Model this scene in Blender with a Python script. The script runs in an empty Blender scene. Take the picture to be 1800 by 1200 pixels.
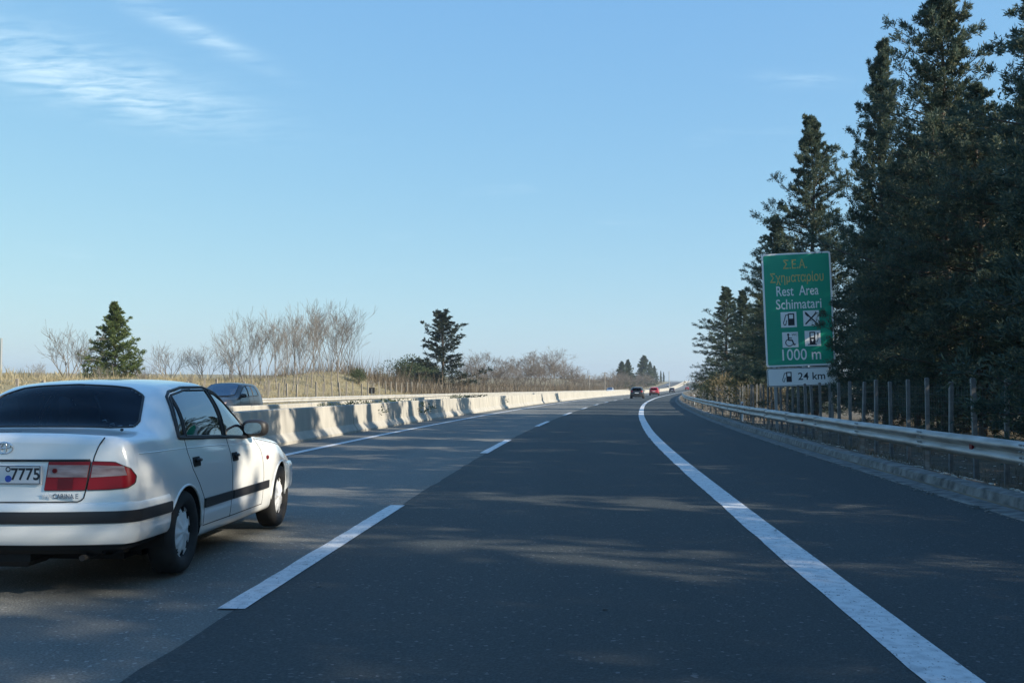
import bpy, bmesh, math, random
import numpy as np
from mathutils import Vector, Matrix, noise as mnoise
R = math.radians
scene = bpy.context.scene
col = scene.collection

# ------------------------------------------------------------------ camera, sky, sun, exposure
EYE = 1.35
cam_data = bpy.data.cameras.new('camera')
cam = bpy.data.objects.new('camera', cam_data)
col.objects.link(cam)
cam_data.sensor_fit = 'HORIZONTAL'; cam_data.sensor_width = 36.0; cam_data.lens = 37.0
cam_data.clip_start = 0.05; cam_data.clip_end = 20000
cam.location = (0, 0, EYE)
cam.rotation_euler = (R(90 + 2.54), 0, R(3.835))
scene.camera = cam

SUN_EL, SUN_BEHIND = 25.0, 18.0            # sun to the right of the road and a little behind the camera
to_sun = Vector((math.cos(R(SUN_EL)) * math.cos(R(SUN_BEHIND)),
                 -math.cos(R(SUN_EL)) * math.sin(R(SUN_BEHIND)), math.sin(R(SUN_EL))))
sun_data = bpy.data.lights.new('sun', 'SUN')
sun = bpy.data.objects.new('sun', sun_data); col.objects.link(sun)
sun_data.energy = 3.9; sun_data.angle = R(0.53); sun_data.color = (1.0, 0.90, 0.74)
sun.rotation_euler = to_sun.to_track_quat('Z', 'Y').to_euler()

world = bpy.data.worlds.new('World'); scene.world = world; world.use_nodes = True
wn, wl = world.node_tree.nodes, world.node_tree.links
wn.clear()
w_out = wn.new('ShaderNodeOutputWorld'); w_bg = wn.new('ShaderNodeBackground')
sky = wn.new('ShaderNodeTexSky'); sky.sky_type = 'NISHITA'; sky.sun_disc = False
sky.sun_elevation = R(SUN_EL); sky.sun_rotation = math.atan2(to_sun.x, to_sun.y)
sky.altitude = 0; sky.air_density = 1.0; sky.dust_density = 0.25; sky.ozone_density = 3.0
w_bg.inputs['Strength'].default_value = 0.15
wl.new(w_bg.outputs[0], w_out.inputs[0])

def wmath(op, a, b=None, c=None, clamp=False):
    n = wn.new('ShaderNodeMath'); n.operation = op; n.use_clamp = clamp
    for i, v in enumerate((a, b, c)):
        if v is None: continue
        if hasattr(v, 'is_output'): wl.new(v, n.inputs[i])
        else: n.inputs[i].default_value = v
    return n.outputs[0]

def sky_clouds():
    # thin cirrus on a flat sheet high above: direction / height gives the sheet's plan coordinates
    tc = wn.new('ShaderNodeTexCoord'); sp = wn.new('ShaderNodeSeparateXYZ')
    wl.new(tc.outputs['Generated'], sp.inputs[0])
    zz = wmath('ADD', wmath('MAXIMUM', sp.outputs[2], 0.0), 0.06)
    u = wmath('DIVIDE', sp.outputs[0], zz); v = wmath('DIVIDE', sp.outputs[1], zz)
    cb = wn.new('ShaderNodeCombineXYZ'); wl.new(u, cb.inputs[0]); wl.new(v, cb.inputs[1])
    mp = wn.new('ShaderNodeMapping'); wl.new(cb.outputs[0], mp.inputs[0])
    mp.inputs['Rotation'].default_value = (0, 0, R(-14)); mp.inputs['Scale'].default_value = (1.5, 3.4, 1.0)
    n1 = wn.new('ShaderNodeTexNoise'); wl.new(mp.outputs[0], n1.inputs[0])
    n1.inputs['Scale'].default_value = 4.2; n1.inputs['Detail'].default_value = 9; n1.inputs['Roughness'].default_value = 0.56
    n1.inputs['Distortion'].default_value = 0.5
    n3 = wn.new('ShaderNodeTexNoise'); wl.new(cb.outputs[0], n3.inputs[0])
    n3.inputs['Scale'].default_value = 1.7; n3.inputs['Detail'].default_value = 3
    def patch(cu, cv, ru, rv, ang):
        du = wmath('SUBTRACT', u, cu); dv = wmath('SUBTRACT', v, cv)
        a, b = math.cos(ang), math.sin(ang)
        p = wmath('DIVIDE', wmath('ADD', wmath('MULTIPLY', du, a), wmath('MULTIPLY', dv, b)), ru)
        q = wmath('DIVIDE', wmath('SUBTRACT', wmath('MULTIPLY', dv, a), wmath('MULTIPLY', du, b)), rv)
        r = wmath('ADD', wmath('MULTIPLY', p, p), wmath('MULTIPLY', q, q))
        return wmath('POWER', 2.718, wmath('MULTIPLY', r, -1.0))
    m = wmath('ADD', patch(-1.30, 2.68, 0.42, 0.19, R(63)), wmath('MULTIPLY', patch(-0.91, 2.39, 0.24, 0.045, R(69)), 0.6))
    m = wmath('ADD', m, wmath('MULTIPLY', patch(0.57, 2.82, 0.10, 0.05, R(10)), 0.4))
    m = wmath('ADD', m, wmath('MULTIPLY', patch(-6.1, 11.0, 1.2, 1.5, 0.3), 0.6))
    m = wmath('ADD', m, wmath('MULTIPLY', wmath('SUBTRACT', n3.outputs[0], 0.62, clamp=True), 1.2))
    s = wmath('MULTIPLY', wmath('SUBTRACT', n1.outputs[0], 0.36, clamp=True), 3.2)
    d = wmath('MULTIPLY', wmath('MULTIPLY', m, s), .78, clamp=True)
    d = wmath('MINIMUM', d, 0.6)
    mx = wn.new('ShaderNodeMix'); mx.data_type = 'RGBA'
    wl.new(d, mx.inputs[0]); mx.inputs[7].default_value = (3.0, 3.8, 4.2, 1)
    # soften the sky's contrast the way the phone camera does, the same in every direction
    sc = wn.new('ShaderNodeSeparateColor'); cc = wn.new('ShaderNodeCombineColor'); wl.new(sky.outputs[0], sc.inputs[0])
    for i, (g, k) in enumerate(((.70, .635), (.49, 1.13), (.15, 2.30))):
        wl.new(wmath('MULTIPLY', wmath('POWER', sc.outputs[i], g), k), cc.inputs[i])
    wl.new(cc.outputs[0], mx.inputs[6])
    wl.new(mx.outputs[2], w_bg.inputs[0])
sky_clouds()

scene.view_settings.view_transform = 'Standard'; scene.view_settings.look = 'None'
scene.view_settings.exposure = 1.0; scene.view_settings.gamma = 1.0
scene.view_settings.use_curve_mapping = False
scene.render.resolution_x = 1024; scene.render.resolution_y = 682
scene.render.engine = 'CYCLES'

# ------------------------------------------------------------------ the road's course
_cz = np.array([-300, -60, 0, 10, 20, 30, 40, 50, 60, 80, 100, 125, 150, 200, 312, 500, 900, 1500, 6500], float)
_cx = np.array([0, 0, 0, .015, .085, .28, .64, 1.08, 1.62, 2.85, 4.3, 6.45, 8.75, 14.0, 26.5, 49.2, 97, 168, 760], float)
_ez = np.array([-300, 0, 300, 390, 500, 620, 760, 900, 1000, 1150, 1500, 6500], float)
_ey = np.array([0, 0, 0, .12, .62, 2.0, 4.4, 6.6, 6.9, 3.0, -6, -6], float)

def pchip(xs, ys):
    h = np.diff(xs); d = np.diff(ys) / h; m = np.zeros(len(xs))
    m[0], m[-1] = d[0], d[-1]
    for i in range(1, len(xs) - 1):
        if d[i - 1] * d[i] > 0:
            w1, w2 = 2 * h[i] + h[i - 1], h[i] + 2 * h[i - 1]
            m[i] = (w1 + w2) / (w1 / d[i - 1] + w2 / d[i])
    def f(x):
        x = np.clip(np.asarray(x, float), xs[0], xs[-1])
        i = np.clip(np.searchsorted(xs, x, side='right') - 1, 0, len(xs) - 2)
        t = (x - xs[i]) / h[i]
        return ((1 + 2 * t) * (1 - t) ** 2 * ys[i] + t * (1 - t) ** 2 * h[i] * m[i]
                + t * t * (3 - 2 * t) * ys[i + 1] + t * t * (t - 1) * h[i] * m[i + 1])
    return f
shift = pchip(_cz, _cx); rise = pchip(_ez, _ey)

def road(X, z, up=0.0):
    """offset X from the driver's axis, distance z along the road -> world point"""
    return Vector((X + float(shift(z)), z, float(rise(z)) + up))
def heading(z):
    return -math.atan2(float(shift(z + .5)) - float(shift(z - .5)), 1.0)

def smooth(a, b, x):
    t = min(1.0, max(0.0, (x - a) / (b - a))); return t * t * (3 - 2 * t)

PSI = R(3.835)
def column(x, y):
    """column (of the picture's 1800) and depth at which a ground point is seen"""
    d = y * math.cos(PSI) - x * math.sin(PSI)
    return 900 + 1850 * (x * math.cos(PSI) + y * math.sin(PSI)) / d, d

def land(X, z):
    """height of the ground above the road level"""
    n = mnoise.noise((X * .13, z * .09, 3.1)) ; n2 = mnoise.noise((X * .02, z * .013, 7.7))
    if -22.0 < X < 4.6: return -.07
    if X <= -22:
        h = 0.5 * smooth(-22, -26, X) + 1.4 * smooth(-27, -35, X)
        h += smooth(-36, -60, X) * (.55 * n2 + .2) + max(0, -X - 40) * .012
        h = min(h, 9 + 2 * n2)
        mound = 1.3 * math.exp(-((X + 33) / 5.5) ** 2 - ((z - 118) / 14) ** 2)
        cut = 1 - .65 * smooth(125, 165, z) * (1 - smooth(-60, -110, X))
        return h * cut + mound + .16 * n * smooth(-24, -30, X) - .03
    h = .1 - .5 * smooth(5.0, 7.6, X) + .25 * smooth(8, 13, X) + .5 * smooth(14, 60, X)
    return h + .05 * n * smooth(5, 7, X)
def ground_at(X, z, up=0.0):
    return road(X, z, land(X, z) + up)

# ------------------------------------------------------------------ helpers
rng = random.Random(11)
class MB:
    """collects shapes and links them as one mesh object"""
    def __init__(s): s.v = []; s.f = []; s.m = []
    def add(s, verts, faces, mi=0):
        o = len(s.v); s.v += [tuple(p) for p in verts]
        s.f += [tuple(i + o for i in f) for f in faces]; s.m += [mi] * len(faces)
    def box(s, c, d, rot=None, mi=0, bev=0.0):
        x, y, z = [k / 2 for k in d]; c = Vector(c)
        if bev:
            b = min(bev, x * .9, y * .9, z * .9); P = []
            for sz in (-1, 1):
                for ins in ((b, 0) if sz < 0 else (0, b)):
                    zz = sz * (z if ins else z - b)
                    xx, yy = x - ins, y - ins
                    P += [(-xx, -yy, zz), (xx, -yy, zz), (xx, yy, zz), (-xx, yy, zz)]
            F = [(3, 2, 1, 0), (12, 13, 14, 15)]
            for l in range(3):
                for k in range(4):
                    a = l * 4 + k; e = l * 4 + (k + 1) % 4
                    F.append((a, e, e + 4, a + 4))
        else:
            P = [(i * x, j * y, k * z) for i in (-1, 1) for j in (-1, 1) for k in (-1, 1)]
            F = [(0, 1, 3, 2), (4, 6, 7, 5), (0, 4, 5, 1), (2, 3, 7, 6), (0, 2, 6, 4), (1, 5, 7, 3)]
        P = [Vector(p) for p in P]
        if rot: P = [rot @ p for p in P]
        s.add([p + c for p in P], F, mi)
    def tube(s, pts, rad, n=6, cap=True, mi=0):
        pts = [Vector(p) for p in pts]
        if not hasattr(rad, '__len__'): rad = [rad] * len(pts)
        V = []; F = []; prev = None
        for i, p in enumerate(pts):
            t = (pts[min(i + 1, len(pts) - 1)] - pts[max(i - 1, 0)])
            t = t.normalized() if t.length > 1e-9 else Vector((0, 0, 1))
            if prev is None:
                a = t.orthogonal().normalized()
            else:
                a = prev - t * prev.dot(t)
                a = a.normalized() if a.length > 1e-6 else t.orthogonal().normalized()
            prev = a; b = t.cross(a)
            for k in range(n):
                q = 2 * math.pi * k / n
                V.append(p + (a * math.cos(q) + b * math.sin(q)) * rad[i])
        for i in range(len(pts) - 1):
            for k in range(n):
                a = i * n + k; b = i * n + (k + 1) % n
                F.append((a, b, b + n, a + n))
        if cap:
            F.append(tuple(range(n - 1, -1, -1))); F.append(tuple(range((len(pts) - 1) * n, len(pts) * n)))
        s.add(V, F, mi)
    def lathe(s, prof, n=24, mat=None, mi=0, closed=False):
        """profile of (radius, height) about local z"""
        V = []; F = []; m = len(prof)
        for k in range(n):
            q = 2 * math.pi * k / n
            V += [Vector((r * math.cos(q), r * math.sin(q), h)) for r, h in prof]
        for k in range(n):
            for j in range(m if closed else m - 1):
                a = k * m + j; b = ((k + 1) % n) * m + j
                a2 = k * m + (j + 1) % m; b2 = ((k + 1) % n) * m + (j + 1) % m
                F.append((a, b, b2, a2))
        if mat: V = [mat @ p for p in V]
        s.add(V, F, mi)
    def grid(s, P, close_u=False, mi=0):
        """P[i][j] rows of points"""
        nu, nv = len(P), len(P[0]); V = [p for r in P for p in r]; F = []
        for i in range(nu if close_u else nu - 1):
            for j in range(nv - 1):
                a = i * nv + j; b = ((i + 1) % nu) * nv + j
                F.append((a, b, b + 1, a + 1))
        s.add(V, F, mi)
    def poly(s, pts, mi=0): s.add(pts, [tuple(range(len(pts)))], mi)
    def mesh(s, name, mats):
        me = bpy.data.meshes.new(name); me.from_pydata(s.v, [], s.f)
        for m in (mats if isinstance(mats, (list, tuple)) else [mats]): me.materials.append(m)
        if any(s.m): me.polygons.foreach_set('material_index', s.m)
        me.update(); return me
    def build(s, name, mats, parent=None, shade=None, fix=False):
        me = s.mesh(name, mats)
        if fix:
            bm = bmesh.new(); bm.from_mesh(me); bmesh.ops.remove_doubles(bm, verts=bm.verts, dist=1e-5)
            bmesh.ops.recalc_face_normals(bm, faces=bm.faces); bm.to_mesh(me); bm.free()
        if shade is not None:
            me.polygons.foreach_set('use_smooth', [True] * len(me.polygons))
            if shade < 180: me.set_sharp_from_angle(angle=R(shade))
        return link(name, me, parent)
def link(name, me, parent=None):
    o = bpy.data.objects.new(name, me); col.objects.link(o)
    if parent: o.parent = parent
    return o
def tag(o, label, cat, group=None):
    o['label'] = label; o['category'] = cat
    if group: o['group'] = group
    return o
def empty(name, loc, rz=0.0, label=None, cat=None, group=None):
    o = bpy.data.objects.new(name, None); o.empty_display_size = .3
    col.objects.link(o); o.location = loc; o.rotation_euler = (0, 0, rz)
    if label: tag(o, label, cat, group)
    return o
def structure(o): o['kind'] = 'structure'; return o
def stuff(o): o['kind'] = 'stuff'; return o
def copy_tree(o, parent=None):
    c = o.copy(); col.objects.link(c)
    if parent: c.parent = parent
    for ch in o.children: copy_tree(ch, c)
    return c
ORD = ['first', 'second', 'third', 'fourth', 'fifth', 'sixth', 'seventh', 'eighth', 'ninth', 'tenth', 'eleventh',
       'twelfth', 'thirteenth', 'fourteenth', 'fifteenth', 'sixteenth', 'seventeenth', 'eighteenth', 'nineteenth', 'twentieth',
       'twenty-first', 'twenty-second', 'twenty-third', 'twenty-fourth', 'twenty-fifth', 'twenty-sixth', 'twenty-seventh',
       'twenty-eighth', 'twenty-ninth', 'thirtieth']

def material(name, color, rough=.6, metal=0.0, coat=0.0, var=0.0, vscale=3.0, color2=None, bump=0.0, bscale=40.0,
             detail=6.0, spec=.5, stretch=None, contrast=(0.3, 0.7)):
    m = bpy.data.materials.new(name); m.use_nodes = True
    nt = m.node_tree; b = nt.nodes['Principled BSDF']
    b.inputs['Base Color'].default_value = (*color, 1); b.inputs['Roughness'].default_value = rough
    b.inputs['Metallic'].default_value = metal; b.inputs['Coat Weight'].default_value = coat
    b.inputs['Coat Roughness'].default_value = .04; b.inputs['Specular IOR Level'].default_value = spec
    tc = nt.nodes.new('ShaderNodeTexCoord'); src = tc.outputs['Object']
    if stretch:
        mp = nt.nodes.new('ShaderNodeMapping'); mp.inputs['Scale'].default_value = stretch
        nt.links.new(src, mp.inputs[0]); src = mp.outputs[0]
    if var or color2:
        n = nt.nodes.new('ShaderNodeTexNoise'); n.inputs['Scale'].default_value = vscale; n.inputs['Detail'].default_value = detail
        nt.links.new(src, n.inputs['Vector'])
        r = nt.nodes.new('ShaderNodeValToRGB')
        c2 = color2 or tuple(c * (1 - var) for c in color)
        r.color_ramp.elements[0].position, r.color_ramp.elements[1].position = contrast
        r.color_ramp.elements[0].color = (*c2, 1)
        r.color_ramp.elements[1].color = (*(color if color2 else tuple(min(1, c * (1 + var)) for c in color)), 1)
        nt.links.new(n.outputs[0], r.inputs[0]); nt.links.new(r.outputs[0], b.inputs['Base Color'])
    if bump:
        n2 = nt.nodes.new('ShaderNodeTexNoise'); n2.inputs['Scale'].default_value = bscale; n2.inputs['Detail'].default_value = 4
        nt.links.new(src, n2.inputs['Vector'])
        bp = nt.nodes.new('ShaderNodeBump'); bp.inputs['Strength'].default_value = bump; bp.inputs['Distance'].default_value = .01
        nt.links.new(n2.outputs[0], bp.inputs['Height']); nt.links.new(bp.outputs[0], b.inputs['Normal'])
    return m

def asphalt(name, base, light, dark, speck):
    m = bpy.data.materials.new(name); m.use_nodes = True; nt = m.node_tree; N = nt.nodes.new; L = nt.links.new
    b = nt.nodes['Principled BSDF']; b.inputs['Roughness'].default_value = .82; b.inputs['Specular IOR Level'].default_value = .35
    tc = N('ShaderNodeTexCoord')
    big = N('ShaderNodeTexNoise'); big.inputs['Scale'].default_value = .5; big.inputs['Detail'].default_value = 5
    mp = N('ShaderNodeMapping'); mp.inputs['Scale'].default_value = (1.3, .05, 1); L(tc.outputs['Object'], mp.inputs[0]); L(mp.outputs[0], big.inputs[0])
    fine = N('ShaderNodeTexNoise'); fine.inputs['Scale'].default_value = 70; fine.inputs['Detail'].default_value = 3; L(tc.outputs['Object'], fine.inputs[0])
    vor = N('ShaderNodeTexVoronoi'); vor.inputs['Scale'].default_value = 55; L(tc.outputs['Object'], vor.inputs['Vector'])
    r1 = N('ShaderNodeValToRGB'); r1.color_ramp.elements[0].position = .3; r1.color_ramp.elements[1].position = .72
    r1.color_ramp.elements[0].color = (*dark, 1); r1.color_ramp.elements[1].color = (*base, 1); L(big.outputs[0], r1.inputs[0])
    r2 = N('ShaderNodeValToRGB'); r2.color_ramp.elements[0].position = .42; r2.color_ramp.elements[1].position = .72
    r2.color_ramp.elements[0].color = (.72, .72, .72, 1); r2.color_ramp.elements[1].color = (1.35, 1.35, 1.35, 1); L(fine.outputs[0], r2.inputs[0])
    mul = N('ShaderNodeMix'); mul.data_type = 'RGBA'; mul.blend_type = 'MULTIPLY'; mul.inputs[0].default_value = 1
    L(r1.outputs[0], mul.inputs[6]); L(r2.outputs[0], mul.inputs[7])
    r3 = N('ShaderNodeValToRGB'); r3.color_ramp.elements[0].position = 1 - speck; r3.color_ramp.elements[1].position = 1.0
    sep = N('ShaderNodeSeparateColor'); L(vor.outputs['Color'], sep.inputs[0]); L(sep.outputs[0], r3.inputs[0])
    mx = N('ShaderNodeMix'); mx.data_type = 'RGBA'; L(r3.outputs[0], mx.inputs[0]); L(mul.outputs[2], mx.inputs[6]); mx.inputs[7].default_value = (*light, 1)
    L(mx.outputs[2], b.inputs['Base Color'])
    bp = N('ShaderNodeBump'); bp.inputs['Strength'].default_value = .8; bp.inputs['Distance'].default_value = .012
    L(fine.outputs[0], bp.inputs['Height']); L(bp.outputs[0], b.inputs['Normal'])
    return m

def foliage(name, c1, c2, c3, trans=.25):
    m = bpy.data.materials.new(name); m.use_nodes = True; nt = m.node_tree; N = nt.nodes.new; L = nt.links.new
    b = nt.nodes['Principled BSDF']; b.inputs['Roughness'].default_value = .6; b.inputs['Specular IOR Level'].default_value = .3
    g = N('ShaderNodeNewGeometry'); r = N('ShaderNodeValToRGB')
    r.color_ramp.elements[0].color = (*c1, 1); r.color_ramp.elements[1].color = (*c3, 1)
    e = r.color_ramp.elements.new(.55); e.color = (*c2, 1)
    L(g.outputs['Random Per Island'], r.inputs[0]); L(r.outputs[0], b.inputs['Base Color'])
    t = N('ShaderNodeBsdfTranslucent'); L(r.outputs[0], t.inputs[0])
    mx = N('ShaderNodeMixShader'); mx.inputs[0].default_value = trans
    L(b.outputs[0], mx.inputs[1]); L(t.outputs[0], mx.inputs[2]); L(mx.outputs[0], nt.nodes['Material Output'].inputs[0])
    return m

def glass(name, tint, gloss=.06, ior=1.6):
    m = bpy.data.materials.new(name); m.use_nodes = True; nt = m.node_tree; N = nt.nodes.new; L = nt.links.new
    nt.nodes.remove(nt.nodes['Principled BSDF'])
    t = N('ShaderNodeBsdfTransparent'); t.inputs[0].default_value = (*tint, 1)
    g = N('ShaderNodeBsdfGlossy'); g.inputs['Roughness'].default_value = .015; g.inputs[0].default_value = (.9, .95, 1, 1)
    fr = N('ShaderNodeFresnel'); fr.inputs[0].default_value = ior
    ad = N('ShaderNodeMath'); ad.operation = 'ADD'; ad.inputs[1].default_value = gloss; L(fr.outputs[0], ad.inputs[0])
    mx = N('ShaderNodeMixShader'); L(ad.outputs[0], mx.inputs[0]); L(t.outputs[0], mx.inputs[1]); L(g.outputs[0], mx.inputs[2])
    L(mx.outputs[0], nt.nodes['Material Output'].inputs[0])
    return m

M = {}
M['asphalt_new'] = asphalt('asphalt_new', (.054, .063, .063), (.15, .15, .15), (.039, .047, .048), .025)
M['asphalt_old'] = asphalt('asphalt_old', (.185, .185, .168), (.30, .30, .29), (.132, .134, .124), .05)
M['asphalt_far'] = asphalt('asphalt_opposite', (.10, .10, .10), (.3, .3, .29), (.07, .07, .07), .1)
M['concrete'] = material('barrier_concrete', (.45, .425, .37), .88, var=.2, vscale=2.6, bump=.25, bscale=25, color2=(.31, .295, .26), stretch=(1, 1, .22), detail=10)
M['kerb'] = material('kerb_concrete', (.21, .21, .195), .92, color2=(.045, .048, .045), vscale=5.5, bump=.8, bscale=18, detail=9)
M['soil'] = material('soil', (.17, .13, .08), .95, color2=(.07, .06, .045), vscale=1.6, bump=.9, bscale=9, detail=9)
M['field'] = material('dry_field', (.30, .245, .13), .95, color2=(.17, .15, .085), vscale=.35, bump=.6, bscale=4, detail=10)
M['zinc'] = material('galvanised_steel', (.40, .40, .39), .5, metal=.5, color2=(.20, .19, .17), vscale=5, bump=.12, bscale=30, stretch=(1, .25, 2.5))
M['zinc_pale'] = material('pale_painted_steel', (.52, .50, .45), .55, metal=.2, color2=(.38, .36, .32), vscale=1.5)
M['bark_dark'] = material('conifer_bark', (.12, .095, .075), .95, color2=(.06, .05, .042), vscale=9, bump=.8, bscale=22, stretch=(1, 1, .3))
M['bark_pale'] = material('bare_bark', (.25, .225, .20), .9, color2=(.15, .135, .118), vscale=6)
M['bark_brown'] = material('scrub_bark', (.22, .185, .15), .9, color2=(.14, .115, .095), vscale=6)
M['post_wood'] = material('weathered_post', (.34, .30, .25), .95, color2=(.20, .18, .15), vscale=5, bump=.4, bscale=30, stretch=(1, 1, .2))
M['post_concrete'] = material('fence_post_concrete', (.24, .235, .22), .95, color2=(.13, .13, .125), vscale=6, bump=.5, bscale=30)
M['wire'] = material('fence_wire', (.18, .18, .18), .7, metal=.3)
M['black_plastic'] = material('black_plastic', (.022, .022, .024), .5)
M['rubber'] = material('tyre_rubber', (.025, .025, .026), .85, var=.25, vscale=12)
M['well'] = material('dark_underbody', (.02, .02, .021), .9)
M['hubcap'] = material('silver_hubcap', (.84, .85, .86), .32, metal=.12, var=.08, vscale=14)
M['chrome'] = material('chrome', (.75, .76, .78), .12, metal=1)
M['interior'] = material('cabin_fabric', (.05, .05, .055), .9)
M['glass_rear'] = glass('tinted_rear_glass', (.42, .46, .48), -.03, 1.40)
M['windscreen'] = glass('windscreen_glass', (.72, .76, .76), .0, 1.45)
M['glass'] = glass('side_glass', (.18, .21, .22), .16)
M['red_lens'] = material('red_lens', (.27, .008, .016), .28, spec=.25)
M['dark_red_lens'] = material('dark_red_lens', (.13, .006, .012), .28, spec=.25)
M['clear_lens'] = material('pale_lens', (.40, .34, .34), .28, spec=.25, color2=(.20, .14, .145), vscale=7, stretch=(1, 1, 5))
M['orange_lens'] = material('amber_lens', (.5, .16, .02), .15, coat=1)
M['plate'] = material('number_plate', (.66, .68, .70), .35)
M['ink'] = material('black_ink', (.02, .022, .03), .5)
M['eu_blue'] = material('plate_blue', (.03, .09, .42), .4)
M['sign_green'] = material('sign_green', (.010, .34, .21), .42)
M['sign_white'] = material('sign_white', (.86, .88, .87), .45)
M['sign_yellow'] = material('sign_faded_yellow', (.62, .50, .17), .5, color2=(.12, .24, .12), vscale=26, contrast=(.32, .44))
M['sign_back'] = material('sign_metal', (.35, .36, .36), .5, metal=.6)
M['stone'] = material('pale_stone', (.46, .43, .36), .9, var=.25, vscale=4, bump=.5, bscale=12)

def line_paint():
    m = material('road_paint', (.62, .63, .63), .6, color2=(.42, .43, .44), vscale=11, bump=.4, bscale=60, detail=10, contrast=(.3, .55))
    nt = m.node_tree; N = nt.nodes.new; L = nt.links.new; b = nt.nodes['Principled BSDF']
    tc = N('ShaderNodeTexCoord'); n = N('ShaderNodeTexNoise'); n.inputs['Scale'].default_value = 60; n.inputs['Detail'].default_value = 3
    mp = N('ShaderNodeMapping'); mp.inputs['Scale'].default_value = (1, .45, 1); L(tc.outputs['Object'], mp.inputs[0]); L(mp.outputs[0], n.inputs[0])
    r = N('ShaderNodeValToRGB'); r.color_ramp.elements[0].position = .28; r.color_ramp.elements[1].position = .38
    L(n.outputs[0], r.inputs[0])
    old = b.inputs['Base Color'].links[0].from_socket
    mx = N('ShaderNodeMix'); mx.data_type = 'RGBA'; L(r.outputs[0], mx.inputs[0]); mx.inputs[6].default_value = (.06, .06, .065, 1)
    L(old, mx.inputs[7]); L(mx.outputs[2], b.inputs['Base Color'])
    return m
M['paint'] = line_paint()
M['fol_dark'] = foliage('conifer_leaves', (.044, .078, .064), (.072, .110, .082), (.16, .168, .095), .36)  # lightest leaf tone raised to suggest sunlit olive tufts
M['fol_deep'] = foliage('deep_conifer_leaves', (.018, .030, .024), (.030, .045, .032), (.055, .07, .045), .18)
M['fol_green'] = foliage('fresh_conifer_leaves', (.06, .10, .03), (.105, .145, .045), (.17, .20, .065), .35)
M['fol_olive'] = foliage('olive_leaves', (.06, .065, .028), (.12, .12, .05), (.22, .19, .085), .25)
M['fol_bush'] = foliage('bush_leaves', (.03, .05, .022), (.055, .08, .035), (.09, .11, .045), .25)
M['fol_dry'] = foliage('dry_leaves', (.14, .10, .055), (.24, .185, .10), (.34, .27, .15), .25)
M['straw'] = foliage('straw', (.22, .18, .10), (.36, .30, .18), (.48, .42, .28), .3)
M['brown'] = foliage('brown_twigs', (.09, .065, .045), (.15, .115, .08), (.22, .18, .12), .2)
M['litter'] = foliage('verge_litter', (.05, .045, .03), (.12, .10, .06), (.26, .22, .15), .1)

# ------------------------------------------------------------------ ground, roads, markings
def stations(a, b, near=2.0):
    out = []; z = a
    while z < b:
        out.append(z); z += near if z < 60 else max(near, (z - 20) * .05)
    return out + [b]

def build_ground():
    Xs = [-5000, -3000, -1800, -1000, -600, -400, -280, -200, -150, -120, -95, -78, -66, -57, -50, -45, -41, -38, -36, -34, -32, -30.5,
          -29, -27.5, -26, -25, -24, -23, -22.01, -16, -8.6, -7, 0, 4.59, 4.8, 5.1, 5.5, 6, 6.5, 7, 7.6, 8.2, 9, 10, 11.5, 13, 15, 18, 24, 34, 50, 80,
          130, 220, 400, 800, 1800, 3500, 5000]
    zs = [-260, -120, -60] + stations(-30, 160, 2.0) + stations(165, 1200, 6) + [1350, 1600, 2000, 2600, 3300, 4200, 5200]
    m = MB(); P = []
    for z in zs:
        row = []
        for X in Xs:
            p = road(X, z, land(X, z))
            if z > 1100: p.z = -6 + 2 * mnoise.noise((X * .002, z * .002, 0))
            row.append(p)
        P.append(row)
    m.grid(P)
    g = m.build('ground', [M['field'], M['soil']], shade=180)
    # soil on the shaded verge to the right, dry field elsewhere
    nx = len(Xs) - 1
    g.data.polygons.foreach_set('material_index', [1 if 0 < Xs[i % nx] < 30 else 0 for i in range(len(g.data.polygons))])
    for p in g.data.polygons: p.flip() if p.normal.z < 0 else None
    return structure(g)
ground = build_ground()

def strip(name, X0, X1, za, zb, up, mat, parent=None, ragged=0.0, step=2.0, crown=None):
    m = MB(); P = []
    for z in (stations(za, zb, step) if zb - za > step * 2 else [za, (za + zb) / 2, zb]):
        j = ragged * (mnoise.noise((z * 1.3, X0, 0)) + .6 * mnoise.noise((z * 4.1, X0, 2))) if ragged else 0
        j2 = ragged * .3 * mnoise.noise((z * 2.3, X1, 5)) if ragged else 0
        P.append([road(X0 + j, z, up), road((X0 + X1) / 2, z, up), road(X1 + j2, z, up)])
    m.grid(P)
    m.f = [f[::-1] for f in m.f]
    return m.build(name, mat, parent)

road_main = structure(strip('road', -7.35, 4.52, -30, 1250, 0.0, M['asphalt_old']))
structure(strip('road_resurfacing', -2.12, 4.46, -30, 1250, .005, M['asphalt_new'], ragged=.035, step=.35))
road_opp = structure(strip('opposite_road', -21.6, -10.0, -30, 1250, 0.0, M['asphalt_far']))
structure(strip('median_soil', -9.9, -7.5, -30, 1250, .03, M['soil']))

def paint(name, Xc, w, za, zb, up=.010, parent=None, step=2.0, ragged=0):
    return strip(name, Xc - w / 2, Xc + w / 2, za, zb, up, M['paint'], parent, step=step, ragged=ragged)
paint('edge_line', 1.69, .27, -12, 1000, parent=road_main, ragged=.014, step=.25)['label'] = 'wide white line along the hard shoulder'
paint('edge_line', -6.07, .20, -12, 1000, parent=road_main)['label'] = 'white line along the concrete median barrier'
z0, per = 2497 / 393, 15.4                                     # dashes: 5.8 m of paint every 15.4 m
for k in range(-1, 24):
    a = z0 + k * per
    paint('lane_dash', -2.15, .17, a, a + 5.7, parent=road_main, step=.2, ragged=.012)
paint('edge_line', -11.0, .2, -12, 1000, parent=road_opp)
paint('edge_line', -18.6, .2, -12, 1000, parent=road_opp)
for k in range(0, 22):
    paint('lane_dash', -14.8, .15, 4 + k * per, 9 + k * per, parent=road_opp)

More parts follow.
